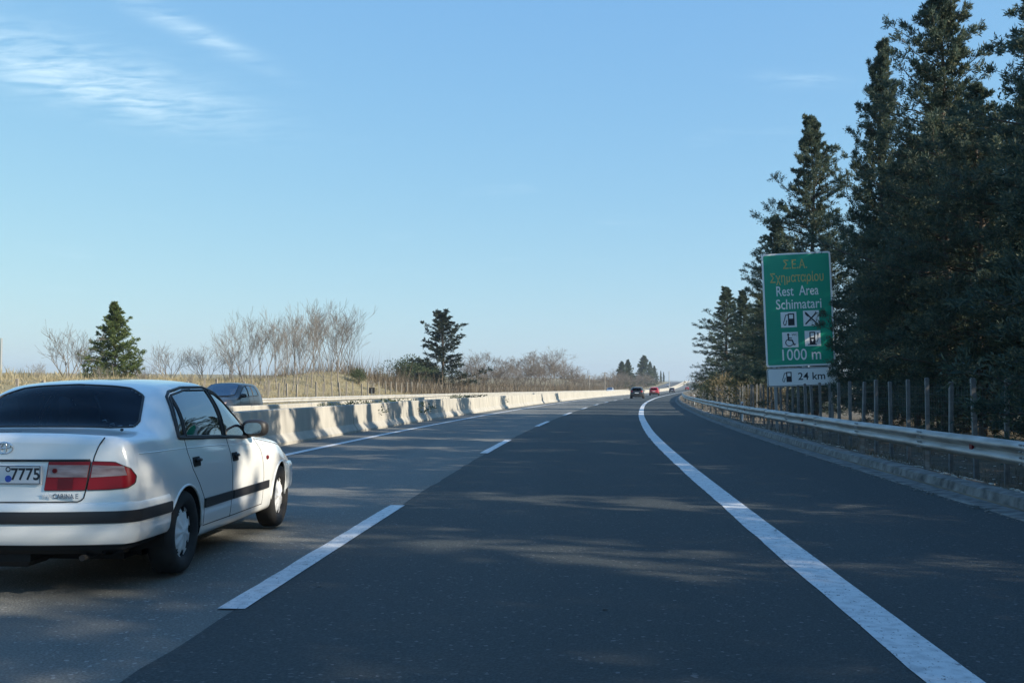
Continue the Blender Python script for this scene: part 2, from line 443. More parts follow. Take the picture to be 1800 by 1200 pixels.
def build_kerb():
    # worn concrete gutter and low kerb at the edge of the hard shoulder
    m = MB(); P = []
    zs = []; z = -6.0
    while z < 300: zs.append(z); z += .25 if z < 50 else 1.0 if z < 120 else 4
    for z in zs:
        n = lambda s, a: a * mnoise.noise((z * s, s * 7.1, 1.3))
        e = n(.9, .03) + n(3.1, .02)
        P.append([road(4.42 + e, z, -.02), road(4.445 + e, z, .016), road(4.70, z, .026 + n(1.7, .008)),
                  road(4.72, z, .012), road(4.755 + n(1.5, .008) + n(5, .006), z, .14 + n(.7, .010) + n(5, .006)),
                  road(4.79 + n(5, .006), z, .155 + n(.7, .010)), road(4.98 + n(.8, .015), z, .16 + n(.9, .010)), road(5.03 + n(.8, .03), z, .02)])
    m.grid(P); m.f = [f[::-1] for f in m.f]
    return structure(m.build('kerb', M['kerb'], shade=40))
build_kerb()

# ------------------------------------------------------------------ concrete median barriers
def barrier(Xc, za, zb, label, seglen=6.0):
    root = empty('concrete_barrier', road(Xc, 30), 0, label, 'barrier')
    inv = Matrix.Translation(-root.location)
    prof = [(-.30, -.02), (-.30, .07), (-.285, .09), (-.155, .26), (-.10, .83), (-.085, .85), (.085, .85), (.10, .83), (.155, .26), (.285, .09), (.30, .07), (.30, -.02)]
    z = za; k = 0
    while z < zb:
        L_ = seglen if z < 260 else seglen * 4
        m = MB(); P = []
        dz = rng.uniform(-.008, .008); dx = rng.uniform(-.012, .012)
        for t in (0, .012, .25, .5, .75, .988, 1):
            zz = z + .012 + t * (L_ - .024); s = 1 if 0 < t < 1 else .94
            P.append([inv @ road(Xc + dx + x * s, zz, h * (s if h > .8 else 1) + dz) for x, h in prof])
        m.grid(P); n = len(prof)
        m.f.append(tuple(range(n))); m.f.append(tuple(range(6 * n + n - 1, 6 * n - 1, -1))); m.m += [0, 0]
        m.f = [f[::-1] for f in m.f]
        m.build('barrier_segment', M['concrete'], root, shade=22)
        z += L_; k += 1
    return root
barrier(-7.5, -4, 960, 'near concrete median barrier with tree shadows, beside the left lane')
barrier(-9.95, 0, 960, 'far concrete median barrier on the opposite carriageway side')

# ------------------------------------------------------------------ guard rails
def guard_rail(X, face, za, zb, top, label, mat, inset=.16, reflect=True):
    root = empty('guard_rail', road(X, max(za, 10)), 0, label, 'guard rail')
    inv = Matrix.Translation(-root.location)
    W = [(0.0, 0), (.018, .015), (.075, .05), (.083, .075), (.075, .10), (.018, .14), (.008, .155), (.018, .17), (.075, .21), (.083, .235), (.075, .26), (.018, .295), (0, .31)]
    z = za
    while z < zb:
        m = MB(); j = rng.uniform(-.012, .012)
        for side in (0, -.004):
            P = []
            for t in (0, .5, 1):
                zz = z + t * 4.06
                wob = .02 * mnoise.noise((zz * .3, X, 0))
                lap = .005 if t == 0 else 0
                P.append([inv @ road(X + face * (o + side - lap + wob), zz, top - .31 + h + j * (1 - t) + wob * .6) for o, h in W])
            m.grid(P)
        m.build('rail_beam', mat, root, shade=50)
        if reflect and z < 60:
            bt = MB()
            for dz in (.04, .16):
                for hh in (.04, .12, .19, .275):
                    q = inv @ road(X + face * .05, z + dz, top - .31 + hh); bt.tube([q, q + Vector((face * .035, 0, 0))], .013, 6)
            bt.build('splice_bolts', M['sign_back'], root)
        p = MB(); g = ground_at(X - face * .10, z + .2).z
        b = road(X - face * .10, z + .2)
        c = Vector((b.x, b.y, 0)); hgt = b.z + top - .03
        s = .5 if z > 180 else 1
        for dx, dy, sx, sy in ((0, 0, .006, .10), (face * .03, .047, .06, .006), (face * .03, -.047, .06, .006)):
            p.box(inv @ Vector((c.x + dx, c.y + dy, (g - .3 + hgt) / 2)), (sx, sy, hgt - g + .3))
        p.box(inv @ Vector((c.x + face * .07, c.y, hgt - .13)), (.07, .06, .2))
        p.build('rail_post', mat, root)
        if reflect and z < 90 and int(round((z - za) / 4)) % 3 == 1:
            r = MB(); q = inv @ road(X + face * .03, z + 1.9, top - .155)
            r.box(q, (.03, .10, .09), bev=.008); r.build('reflector', M['dark_red_lens'], root)
        z += 4.0
    return root
guard_rail(5.32, -1, -3.0, 330, .70, 'weathered steel guard rail along the hard shoulder on the right', M['zinc'])
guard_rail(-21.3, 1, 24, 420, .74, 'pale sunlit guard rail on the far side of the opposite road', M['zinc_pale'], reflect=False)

# ------------------------------------------------------------------ fences
def post_mesh(w, h, mat, top=.02, name='post', lean=0):
    m = MB(); m.box((0, 0, h / 2 - .2), (w, w * .9, h + .4), bev=w * .18)
    return m.mesh(name, mat)
def fence_right():
    root = empty('wire_fence', ground_at(7.5, 20), 0, 'wire mesh fence with concrete posts below the dark conifers', 'fence')
    off = root.location; proto = post_mesh(.08, 1.92, M['post_concrete'])
    zs = [9 + 1.5 * k for k in range(96)]; tops = []
    for k, z in enumerate(zs):
        o = link('post', proto, root); g = ground_at(7.5, z)
        o.location = g - off; o.rotation_euler = (rng.gauss(0, .018), rng.gauss(0, .018), rng.uniform(-.2, .2))
        o.scale = (rng.uniform(.9, 1.12), rng.uniform(.9, 1.12), rng.uniform(.97, 1.03))
    for h in [.12 + .15 * i for i in range(12)]:
        m = MB(); pts = []
        for a, b in zip(zs[:50], zs[1:51]):
            for t in (0, .5):
                z = a + (b - a) * t; pts.append(ground_at(7.44, z, h + (-.012 if t else 0) + .01 * mnoise.noise((z, h * 9, 0))) - off)
        m.tube(pts, .0020, 3, cap=False); m.build('strand', M['wire'], root)
    m = MB(); z = 9.1
    while z < 48:
        for i in range(1):
            a = ground_at(7.44, z, .1) - off; m.tube([a, a + Vector((.004, rng.uniform(-.02, .02), 1.7))], .0013, 3, cap=False)
        z += .16
    stuff(m.build('stay_wires', M['wire'], root))
fence_right()
def fence_left():
    root = empty('stake_fence', ground_at(-26, 60), 0, 'wooden stake fence in dry grass beyond the opposite road', 'fence')
    off = root.location; proto = post_mesh(.13, 1.35, M['post_wood'])
    zs = [34 + 2.25 * k for k in range(92)]
    for z in zs:
        o = link('stake', proto, root); o.location = ground_at(-26 + rng.uniform(-.1, .1), z) - off
        o.rotation_euler = (rng.gauss(0, .04), rng.gauss(0, .04), rng.uniform(-.4, .4)); s = rng.uniform(.85, 1.15)
        o.scale = (s, s, rng.uniform(.88, 1.1))
    for h in (.45, .85, 1.2):
        m = MB(); m.tube([ground_at(-26, z, h) - off for z in zs], .006, 3, cap=False); m.build('strand', M['wire'], root)
fence_left()

# ------------------------------------------------------------------ vegetation
def np_mesh(name, V, Q, mat):
    """numpy quads/tris to a mesh"""
    me = bpy.data.meshes.new(name); k = Q.shape[1]
    me.vertices.add(len(V)); me.vertices.foreach_set('co', V.astype(np.float32).ravel())
    me.loops.add(Q.size); me.loops.foreach_set('vertex_index', Q.astype(np.int32).ravel())
    me.polygons.add(len(Q)); me.polygons.foreach_set('loop_start', np.arange(0, Q.size, k, dtype=np.int32))
    me.polygons.foreach_set('loop_total', np.full(len(Q), k, np.int32))
    me.materials.append(mat); me.update(calc_edges=True); me.validate(); return me
def unit(a): return a / np.maximum(np.linalg.norm(a, axis=1, keepdims=True), 1e-9)
def sprigs(C, D, length, width, g):
    """one rhombic leaf per row: base C, direction D"""
    n = len(C); D = unit(D); S = unit(np.cross(D, g.normal(size=(n, 3))))
    L_ = (length * g.uniform(.6, 1.4, n))[:, None]; W_ = (width * g.uniform(.7, 1.3, n))[:, None]
    N_ = np.cross(D, S)
    mid = C + D * L_ * .45 + N_ * W_ * .3
    V = np.stack([C, mid + S * W_, C + D * L_, mid - S * W_], 1).reshape(-1, 3)
    return V, np.arange(n * 4).reshape(n, 4)

def tubes_mesh(name, paths, mat, n=3):
    m = MB()
    for pts, rad in paths: m.tube(pts, rad, n, cap=False)
    me = m.mesh(name, mat); me.polygons.foreach_set('use_smooth', [True] * len(me.polygons)); return me

def conifer_meshes(seed, H, Rad, start=.06, dens=1.0, up=.35, shape=.85, leaf=(.125, .0155), fol='fol_dark', gappy=.35, per_spray=31, lumpy=.75):
    g = np.random.default_rng(seed); rr = random.Random(seed)
    lean = [(rr.gauss(0, .01 * H), rr.gauss(0, .01 * H)) for _ in range(6)]; lean[0] = (0, 0)
    def axis(t):
        i = min(4, int(t * 5)); u = t * 5 - i
        return np.array([lean[i][0] * (1 - u) + lean[i + 1][0] * u, lean[i][1] * (1 - u) + lean[i + 1][1] * u, t * H])
    trunk = [([Vector(axis(t)) for t in np.linspace(0, .985, 12)], [max(.012, .021 * H * .55 * (1 - t) ** .8 + .01) for t in np.linspace(0, .985, 12)])]
    trunk[0] = ([Vector((0, 0, -.4))] + trunk[0][0], [trunk[0][1][0] * 1.25] + trunk[0][1])
    limbs = []; C = []; D = []
    nb = int(19 * H * dens); az = rr.random() * 6.28
    for b in range(nb):
        t = start + (1 - start) * ((b + rr.random()) / nb) ** 1.0
        az += 2.4 + rr.gauss(0, .4)
        prof = (1 - t) ** shape * (.55 + .45 * min(1, (t - start) * 8 + .35))
        lump = .95 + lumpy * mnoise.noise((math.cos(az) * 1.5, math.sin(az) * 1.5, t * H * .5 + seed))
        L_ = max(.18, Rad * prof * lump * rr.uniform(.72, 1.12))
        if rr.random() < gappy * .4: L_ *= .6
        if rr.random() < .09 and t > .3: L_ *= 1.4
        el = -.12 + up * 1.6 * t + rr.gauss(0, .13)
        d = np.array([math.cos(az) * math.cos(el), math.sin(az) * math.cos(el), math.sin(el)])
        p0 = axis(t); pts = []; k = max(4, int(L_ / .30))
        bend = up * rr.uniform(.4, 1.0)
        for i in range(k + 1):
            s = i / k
            q = p0 + d * L_ * s + np.array([0, 0, bend * L_ * .5 * s * s - .10 * L_ * s * (1 - t)])
            q = q + g.normal(0, .02, 3) * L_ * s
            pts.append(q)
        limbs.append(([Vector(p) for p in pts], [max(.004, .014 * L_ * (1 - .85 * i / k) + .004) for i in range(k + 1)]))
        for i in range(1, k + 1):
            s = i / k
            if s < .22: continue
            ns = 3 if s < 1 else 5
            for j in range(ns):
                sub = (.10 + .24 * L_ * (1 - .55 * s)) * rr.uniform(.6, 1.2)
                side = g.normal(0, 1, 3); side[2] = side[2] * .5 + .25
                dd = d * .75 + side * .75; dd /= np.linalg.norm(dd)
                e = pts[i] + dd * sub
                nn = int(per_spray * rr.uniform(.7, 1.3))
                u = g.uniform(0, 1, (nn, 1)) ** .8
                base = pts[i] + (e - pts[i]) * u + g.normal(0, .016 + .012 * L_, (nn, 3))
                C.append(base); D.append(dd * .9 + g.normal(0, .50, (nn, 3)) + np.array([0, 0, .22]))
    # leader
    for i in range(26):
        a = axis(.93 + .07 * i / 26); nn = 12
        C.append(a + g.normal(0, .04, (nn, 3))); D.append(g.normal(0, .7, (nn, 3)) + np.array([0, 0, .9]))
    C = np.concatenate(C); D = np.concatenate(D)
    V, Q = sprigs(C, D, leaf[0], leaf[1], g)
    return (tubes_mesh('trunk', trunk, M['bark_dark'], 10), tubes_mesh('limbs', limbs, M['bark_dark'], 3), np_mesh('crown', V, Q, M[fol]))

def plant(name, parts, X, z, scale, rot, label, cat, group=None, sink=0.0, yz=1.0):
    o = empty(name, ground_at(X, z, -sink), rot, label, cat, group); o.scale = (scale * yz, scale * yz, scale)
    for part, me in parts: 
        c = link(part, me, o)
    return o
def conifer_parts(t): return [('trunk', t[0]), ('limbs', t[1]), ('crown', t[2])]

FIR = [conifer_parts(conifer_meshes(21, 13.0, 3.7, shape=.74)),
       conifer_parts(conifer_meshes(34, 13.0, 3.6, shape=.72, up=.42)),
       conifer_parts(conifer_meshes(55, 13.0, 3.9, shape=.58, start=.08)),
       conifer_parts(conifer_meshes(63, 13.0, 3.6, shape=.90, up=.5, gappy=.6))]
ROW = 'conifers in the row along the hard shoulder'
# (variant, X, z, height, width factor, label)
row = [
 (2, 10.5, 32.4, 13.4, .88, 'tallest dark conifer right of the sign, its top cut by the frame'),
 (3, 10.4, 39.2, 14.3, .72, 'slender conifer with a thin spire left of the tallest one'),
 (0, 9.5, 48.6, 14.0, .85, 'slim conifer whose spire rises above the green sign'),
 (1, 9.7, 64.0, 11.9, .95, 'rounded dark conifer directly behind the sign, left of its top edge'),
 (0, 9.3, 101, 11.2, 1.25, 'bushy conifer farthest down the right roadside row'),
 (3, 9.8, 88, 9.6, 1.2, 'small conifer just left of the sign above the dry bushes'),
 (0, 11.0, 25.2, 11.6, .95, 'dark conifer at the right edge of the picture'),
 (1, 10.4, 35.0, 9.8, 1.0, 'shorter dark conifer whose branches cover the right edge of the sign'),
 (0, 10.2, 28.4, 9.6, 1.0, 'short dense conifer below the tallest one at right'),
 (2, 11.9, 44.5, 9.6, .95, 'low conifer filling the gap right of the sign spire'),
 (2, 12.4, 36.5, 10.8, .9, 'broad dark conifer deep in the wall of trees right of the sign'),
 (1, 12.7, 40.4, 12.6, 1.0, 'tall conifer added to keep sun off the sign, set back between the thin spire and the tallest tree'),  # added to block the sun gaps that fell on the sign
 (0, 10.6, 80, 8.6, 1.2, 'low bushy conifer behind the dry bushes left of the sign'),
 (1, 10.6, 55.5, 8.0, .85, 'low dark conifer hidden mostly behind the green sign'),
]
for v, X, z, h, w, lab in row:
    plant('roadside_conifer', FIR[v], X, z, h / 13.0, rng.uniform(0, 6.28), lab, 'conifer', ROW, yz=w)
for i, z in enumerate((21.0, 17.5, 14.2, 11, 7.5, 4, .6, -3.2, -6.5, -10, -14)):      # the row goes on beside and behind the camera
    plant('roadside_conifer', FIR[i % 4], 10.0 + rng.uniform(-.5, .6), z, rng.uniform(.80, 1.02), rng.uniform(0, 6.28),
          'dark conifer of the roadside row at or past the right picture edge', 'conifer', 'conifers of the row beside the camera', yz=.72 if z in (4, 7.5) else .98)  # two unseen trees are narrowed so that sun patches reach the sedan
for i, z in enumerate((-14, -9, -4, 2.2, 6, 11, 16, 20.5, 25, 29.5, 34, 38.5, 43, 48)):  # trees beside the camera are out of view, added to darken road and sedan
    plant('back_row_conifer', FIR[(i * 3 + 1) % 4], 13.6 + rng.uniform(-.6, .6), z, rng.uniform(.72, .92), rng.uniform(0, 6.28),
          'shaded conifer of the second row, which is extended out of view to shade the road', 'conifer', 'second row of conifers', yz=1.1)

# ---- leafy bushes
def bush_meshes(seed, W, H, fol, n=3200, leaf=(.10, .028), bark='bark_brown', open_=0.0):
    g = np.random.default_rng(seed); rr = random.Random(seed)
    stems = []; C = []; D = []
    lobes = [(np.array([rr.gauss(0, .28) * W, rr.gauss(0, .28) * W, H * rr.uniform(.32, .72)]), rr.uniform(.24, .42)) for _ in range(11)]
    for c, r in lobes:
        stems.append(([Vector((rr.gauss(0, .05), rr.gauss(0, .05), -.1)), Vector(c * .5 + np.array([0, 0, .05 * H])), Vector(c)], [.035, .022, .008]))
        k = n // 11; d = unit(g.normal(size=(k, 3))); rad = g.uniform(.25, 1.0, (k, 1)) ** .5
        sc = np.array([W * r, W * r, H * r * .9])
        p = c + d * rad * sc; p[:, 2] = np.maximum(p[:, 2], .02)
        C.append(p); D.append(d + g.normal(0, .5, (k, 3)) + np.array([0, 0, .4]))
    V, Q = sprigs(np.concatenate(C), np.concatenate(D), leaf[0], leaf[1], g)
    return [('stems', tubes_mesh('stems', stems, M[bark], 5)), ('foliage', np_mesh('foliage', V, Q, M[fol]))]
BUSH_OLIVE = bush_meshes(5, 2.2, 2.2, 'fol_olive'); BUSH_DRY = bush_meshes(6, 2.2, 2.2, 'fol_dry', leaf=(.14, .016)); BUSH_GREEN = bush_meshes(7, 2.4, 2.2, 'fol_bush')
for X, z, s, p, lab in ((8.4, 58, 1.0, BUSH_DRY, 'pale dry bush beside the lower left corner of the sign'),
                        (8.3, 66, 1.25, BUSH_OLIVE, 'olive bush behind the fence left of the sign'),
                        (8.5, 75, 1.35, BUSH_DRY, 'straw coloured bush in front of the small conifer left of the sign'),
                        (8.2, 88, 1.4, BUSH_OLIVE, 'sunlit olive bush at the bend of the right fence'),
                        (8.4, 103, 1.5, BUSH_DRY, 'tall dry bush below the farthest roadside conifer'),
                        (8.6, 122, 1.4, BUSH_OLIVE, 'yellowish bush at the far end of the right fence'),
                        (9.5, 150, 1.5, BUSH_DRY, 'small pinkish dry bush beside the distant right roadside'),
                        (9.5, 185, 1.5, BUSH_GREEN, 'little green bush beyond the end of the fence')):
    plant('roadside_bush', p, X, z, s, rng.uniform(0, 6), lab, 'bush', 'bushes along the right fence', sink=.1)

# ---- leafless trees
def bare_meshes(seed, H, spread, stems, depth=4, bark='bark_pale', fan=.5, thick=.012, kids=(2, 4), buds=0):
    rr = random.Random(seed); paths = []; tips = []
    def grow(p, d, L_, r, lev):
        k = 4 if lev < 2 else 3; pts = [p]; q = p
        for i in range(k):
            d = (d + Vector((rr.gauss(0, .10), rr.gauss(0, .10), rr.gauss(.05, .06)))).normalized()
            q = q + d * (L_ / k); pts.append(q)
        paths.append((pts, [max(.008, r * (1 - .55 * i / k)) for i in range(k + 1)]))
        if lev >= depth: tips.append(q); return
        n = rr.randint(*kids) + (1 if lev == 0 else 0)
        for j in range(n):
            t = rr.uniform(.35, 1.0) if j else 1.0
            i = min(k - 1, int(t * k)); b = pts[i].lerp(pts[i + 1], t * k - i) if t < 1 else q
            a = rr.uniform(0, 6.28); o = d.orthogonal().normalized(); o = (Matrix.Rotation(a, 3, d) @ o)
            dd = (d + o * rr.uniform(.35, 1.0) * fan * 1.5 + Vector((0, 0, .15))).normalized()
            grow(b, dd, L_ * rr.uniform(.52, .8), r * rr.uniform(.45, .62), lev + 1)
    for s in range(stems):
        a = rr.uniform(0, 6.28); e = rr.uniform(.0, 1.0) * spread
        d = Vector((math.cos(a) * e, math.sin(a) * e, 1)).normalized()
        grow(Vector((math.cos(a) * .1 * stems * .3, math.sin(a) * .1 * stems * .3, -.15)), d, H * rr.uniform(.36, .46), thick * H, 0)
    trunk = [p for p in paths if p[1][0] > thick * H * .9]; twigs = [p for p in paths if p[1][0] <= thick * H * .9]
    return [('trunk', tubes_mesh('trunk', trunk, M[bark], 6)), ('branches', tubes_mesh('branches', twigs, M[bark], 3))]
WHIP = [bare_meshes(s, 7.5, .10, 1, depth=4, fan=.50, thick=.0075, kids=(3, 4)) for s in (1, 2, 3, 4, 5, 6)]
SHRUB = [bare_meshes(s, 4.0, .75, 5, depth=3, fan=.75, thick=.010, kids=(3, 4)) for s in (11, 12, 13)]
THICK = [bare_meshes(s, 4.5, .55, 5, depth=4, bark='bark_brown', fan=.85, thick=.008, kids=(3, 4)) for s in (15, 16, 17)]
BROAD = [bare_meshes(s, 6.0, .25, 2, depth=5, bark='bark_brown', fan=.85, thick=.011, kids=(3, 4)) for s in (18, 19)]

def px(x, X):
    """distance at which the line X metres from the axis is seen in column x of the picture's 1800"""
    zs = np.linspace(8, 1000, 6000); f = column(X + shift(zs), zs)[0] - x
    i = np.where(np.sign(f[:-1]) != np.sign(f[1:]))[0]
    return float(zs[i[0]]) if len(i) else 300.0
def top_of(parts): return max(v.co.z for _, me in parts for v in me.vertices)
def tall(X, z, ytop):
    return (682 - ytop) / 1850 * column(X + float(shift(z)), z)[1] + EYE - ground_at(X, z).z
whips = [(418, -29.5, 6.6), (432, -31, 7.6), (446, -30, 7.0), (458, -33, 7.8), (473, -29, 7.2), (487, -31, 8.0), (498, -33, 7.4), (512, -30, 8.2), (524, -32, 7.6),
         (537, -29, 8.0), (548, -31, 8.6), (560, -33, 8.2), (571, -29.5, 8.6), (583, -31, 8.2), (594, -30, 8.0), (606, -32, 7.4), (500, -29, 7.0), (530, -34, 8.4), (578, -34, 8.6), (440, -34, 7.0), (465, -30.5, 7.4), (520, -29, 7.8), (555, -35, 8.8), (600, -29, 8.4), (612, -31, 7.6), (425, -33, 6.2)]
whips.sort()
for i, (x, X, h) in enumerate(whips):
    z = px(x, X); w_ = WHIP[(i * 5) % 6]
    plant('bare_whip_tree', w_, X, z, tall(X, z, 524 + (8.6 - h) * 17) / top_of(w_), rng.uniform(0, 6.28),
          f'slender leafless tree, {ORD[i]} from the left in the bare cluster by the stake fence', 'tree', 'leafless trees in the cluster by the stake fence')
for x, X, k, s, lab in ((122, -46, 0, 1.25, 'round leafless shrub tree left of the bright green conifer'), (148, -47, 1, 1.0, 'smaller leafless shrub tucked against the green conifer'),
                        (298, -38, 1, 1.0, 'leafless shrub above the roof of the white sedan'), (362, -35, 2, .95, 'spreading bare shrub above the grey oncoming car'),
                        (402, -36, 0, .9, 'thin bare shrub between the grey car and the bare cluster')):
    plant('bare_shrub', SHRUB[k], X, px(x, X), s, rng.uniform(0, 6.28), lab, 'shrub', 'leafless shrubs on the left bank')
GREEN = conifer_parts(conifer_meshes(77, 7.0, 3.0, start=.02, shape=.92, up=.45, fol='fol_green', leaf=(.17, .035), dens=1.5, per_spray=12, lumpy=.3))
plant('green_conifer', GREEN, -44, px(203, -44), tall(-44, px(203, -44), 533) / 6.9, .4, 'bright green cone shaped conifer on the left bank', 'conifer', sink=.2, yz=1.05)
DARK = conifer_parts(conifer_meshes(91, 7.6, 2.4, start=.07, shape=.50, up=.55, fol='fol_deep', leaf=(.16, .035), dens=.62, gappy=.9, per_spray=14))
plant('dark_conifer', DARK, -29.5, px(776, -29.5), tall(-29.5, px(776, -29.5), 553) / 7.6, 1.1, 'ragged dark conifer standing alone beside the stake fence', 'conifer', yz=1.55)
ROUND = bush_meshes(31, 5.5, 4.4, 'fol_bush', n=9000, leaf=(.2, .05))
plant('round_tree', ROUND, -38, px(718, -38), tall(-38, px(718, -38), 625) / 4.2, 0, 'round green tree left of the ragged dark conifer', 'tree')
plant('round_tree', ROUND, -36, px(745, -36), tall(-36, px(745, -36), 637) / 4.2, 2, 'low green tree directly behind the ragged dark conifer', 'tree')
plant('green_bush', BUSH_GREEN, -30, px(632, -30), .9, 1, 'grey green bush at the right foot of the bare cluster', 'bush')
plant('green_bush', BUSH_OLIVE, -34, px(676, -34), .8, 2, 'small olive bush on the dry grass mound', 'bush')
for i, (x, X) in enumerate(((70, -36), (180, -33), (258, -32), (335, -31), (470, -27.5), (655, -28))):
    plant('low_scrub', SHRUB[i % 3], X, px(x, X), .32 + .05 * (i % 3), i * 1.3, f'knee high leafless scrub in the dry grass, {ORD[i]} from the left along the stakes', 'shrub', 'low scrub in the dry grass')
# leafless belt behind the opposite road, running away to the bend
belt = [(820, -32, 1, 'B', 612), (834, -30, 0, 'T', 625), (852, -33, 1, 'T', 640), (872, -31, 0, 'B', 614), (890, -34, 2, 'T', 630), (905, -30, 1, 'T', 640), (922, -32, 0, 'B', 612),
        (938, -30, 1, 'T', 622), (955, -33, 1, 'B', 607), (972, -30, 0, 'T', 616), (985, -32, 2, 'T', 628), (1000, -30, 1, 'T', 640), (1015, -31, 0, 'T', 648), (1030, -28, 2, 'T', 654),
        (1044, -31, 1, 'T', 655), (1057, -28, 0, 'T', 655), (1068, -30, 2, 'T', 654), (1078, -27, 1, 'T', 650), (1088, -29, 0, 'T', 646), (1097, -26, 2, 'T', 652), (1108, -26, 1, 'T', 655),
        (1118, -25, 0, 'T', 653), (1127, -25, 2, 'T', 652), (1137, -25, 1, 'T', 655), (1147, -25, 0, 'T', 660), (1156, -25, 2, 'T', 664)]
for i, (x, X, k, kind, yt) in enumerate(belt):
    z = px(x, X); s = tall(X, z, yt) / top_of((BROAD if kind == 'B' else THICK)[k])
    plant('leafless_tree' if kind == 'B' else 'scrub_thicket', (BROAD if kind == 'B' else THICK)[k], X, z, s, rng.uniform(0, 6.28),
          (f'taller bare tree, {ORD[i]} from the left in the brown scrub belt' if kind == 'B' else f'brown leafless thicket, {ORD[i]} from the left in the scrub belt'),
          'tree' if kind == 'B' else 'thicket', 'brown scrub belt behind the opposite road', yz=1.3)
FARFIR = conifer_parts(conifer_meshes(101, 8.0, 2.6, start=.04, shape=.7, up=.4, fol='fol_bush', leaf=(.34, .075), dens=.7, per_spray=6, lumpy=.4))
for x, X, yt, w, lab in ((1092, -29, 637, 1.0, 'pale green far conifer, leftmost of the group before the bend'), (1104, -28, 634, .9, 'second of the far conifers before the bend, with a pale trunk'),
                        (1131, -27, 627, 1.15, 'largest far conifer of the group above the black car'), (1143, -27, 637, .7, 'slim far conifer beside the largest one'),
                        (1150, -26, 644, .8, 'dark pointed far conifer at the right of the group')):
    z = px(x, X); plant('far_conifer', FARFIR, X, z, tall(X, z, yt) / 8.0, rng.uniform(0, 6), lab, 'conifer', 'far conifers left of the bend', yz=w)
for x, X, yt, lab in ((1161.5, -27, 652, 'narrow dark cypress, left one of the distant pair'), (1166.5, -27, 654, 'narrow dark cypress, right one of the distant pair')):
    z = px(x, X); plant('far_cypress', FARFIR, X, z, tall(X, z, yt) / 8.0, rng.uniform(0, 6), lab, 'cypress', 'distant cypress pair', yz=.42)

# low plants in the median trough
WEED = bush_meshes(41, .8, .5, 'fol_bush', n=700, leaf=(.07, .016))
for i, (z, s, lab) in enumerate(((34, 1.0, 'dark weed nearest in the median trough'), (36.5, 1.4, 'dark leafy clump second along the median trough'), (42, 1.5, 'low dark clump midway along the median trough'),
                                 (58, 1.6, 'dark weed clump farther along the median trough'), (63, 1.7, 'weed clump in the median beside the sunlit barrier'), (70, 1.6, 'farthest weed clump in the median trough'))):
    w = plant('median_weed', WEED, -8.7, z, s, i, lab, 'weed', 'weeds between the median barriers'); w.location = road(-8.7, z, .50 - .3 * (s - 1))
    w.scale = (s * .55, s * 1.8, s * .8)

# ---- grass and litter, uncountable
def grass(name, n, Xr, zr, hgt, wid, fol, label, cat, seed, cond=None):
    g = np.random.default_rng(seed); P = []
    while len(P) < n:
        X = g.uniform(*Xr); z = zr[0] * (zr[1] / zr[0]) ** g.random()
        if cond and not cond(X, z, g): continue
        P.append((*ground_at(X, z, -.03), 1.0))
    P = np.array(P)[:, :3]; k = len(P)
    D = g.normal(0, .30, (k, 3)); D[:, 2] = 1; D = unit(D)
    clump = np.array([.35 + 1.25 * max(0, mnoise.noise((p[0] * .28, p[1] * .28, 0)) + .40) ** 1.3 + .5 * max(0, mnoise.noise((p[0] * 1.3, p[1] * 1.3, 4))) for p in P])
    L_ = (hgt * g.uniform(.5, 1.4, k) * clump)[:, None]; S = unit(np.cross(D, g.normal(size=(k, 3)))) * (wid * g.uniform(.6, 1.4, k))[:, None]
    V = np.stack([P - S, P + S, P + D * L_ + g.normal(0, .06, (k, 3)) * L_], 1).reshape(-1, 3)
    o = link(name, np_mesh(name, V, np.arange(k * 3).reshape(k, 3), M[fol])); tag(o, label, cat); return stuff(o)
grass('dry_grass', 90000, (-46, -22.4), (34, 260), .34, .022, 'straw', 'dry straw coloured grass covering the left bank', 'grass', 3,
      lambda X, z, g: g.random() < (.35 if X > -25 else 1))
grass('far_dry_grass', 26000, (-140, -40), (50, 420), .8, .05, 'straw', 'dry grass on the rising field far to the left', 'grass', 4)
grass('scrub_undergrowth', 42000, (-46, -23.5), (118, 800), 2.2, .03, 'brown', 'low brown tangled undergrowth below the leafless belt', 'undergrowth', 6)
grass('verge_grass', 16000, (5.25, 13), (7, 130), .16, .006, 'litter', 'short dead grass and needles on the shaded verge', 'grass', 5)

def scatter(name, n, Xr, zr, size, mat, label, cat, seed, onroad=False, flat=.5):
    rr = random.Random(seed); m = MB()
    for _ in range(n):
        X = rr.uniform(*Xr); z = zr[0] * (zr[1] / zr[0]) ** rr.random()
        c = road(X, z, .013) if onroad else ground_at(X, z)
        s = size * rr.uniform(.4, 1.5); rot = Matrix.Rotation(rr.uniform(0, 6.3), 3, 'Z') @ Matrix.Rotation(rr.uniform(-.4, .4) * (0 if onroad else 1), 3, 'X')
        P = [rot @ Vector((x * s * rr.uniform(.7, 1.2), y * s * rr.uniform(.6, 1.2), h * s * flat)) for x, y, h in
             ((-1, -.6, -.4), (.9, -.7, -.4), (1, .6, -.4), (-.8, .8, -.4), (-.6, -.3, .5), (.5, -.4, .6), (.6, .4, .5), (-.4, .4, .6))]
        m.add([p + c for p in P], [(3, 2, 1, 0), (4, 5, 6, 7), (0, 1, 5, 4), (1, 2, 6, 5), (2, 3, 7, 6), (3, 0, 4, 7)])
    o = m.build(name, mat); tag(o, label, cat); return stuff(o)
scatter('verge_pebbles', 900, (5.15, 9), (7, 70), .035, M['stone'], 'scattered pale pebbles and scraps on the verge under the guard rail', 'pebbles', 8)
scatter('gutter_grit', 1500, (4.3, 4.75), (6, 80), .016, M['kerb'], 'grit and scraps gathered along the edge of the hard shoulder', 'grit', 10, True, .5)
scatter('road_litter', 70, (-6.8, 4.3), (4, 45), .014, M['kerb'], 'tiny pale bits of debris lying on the asphalt', 'debris', 9, True, .25)
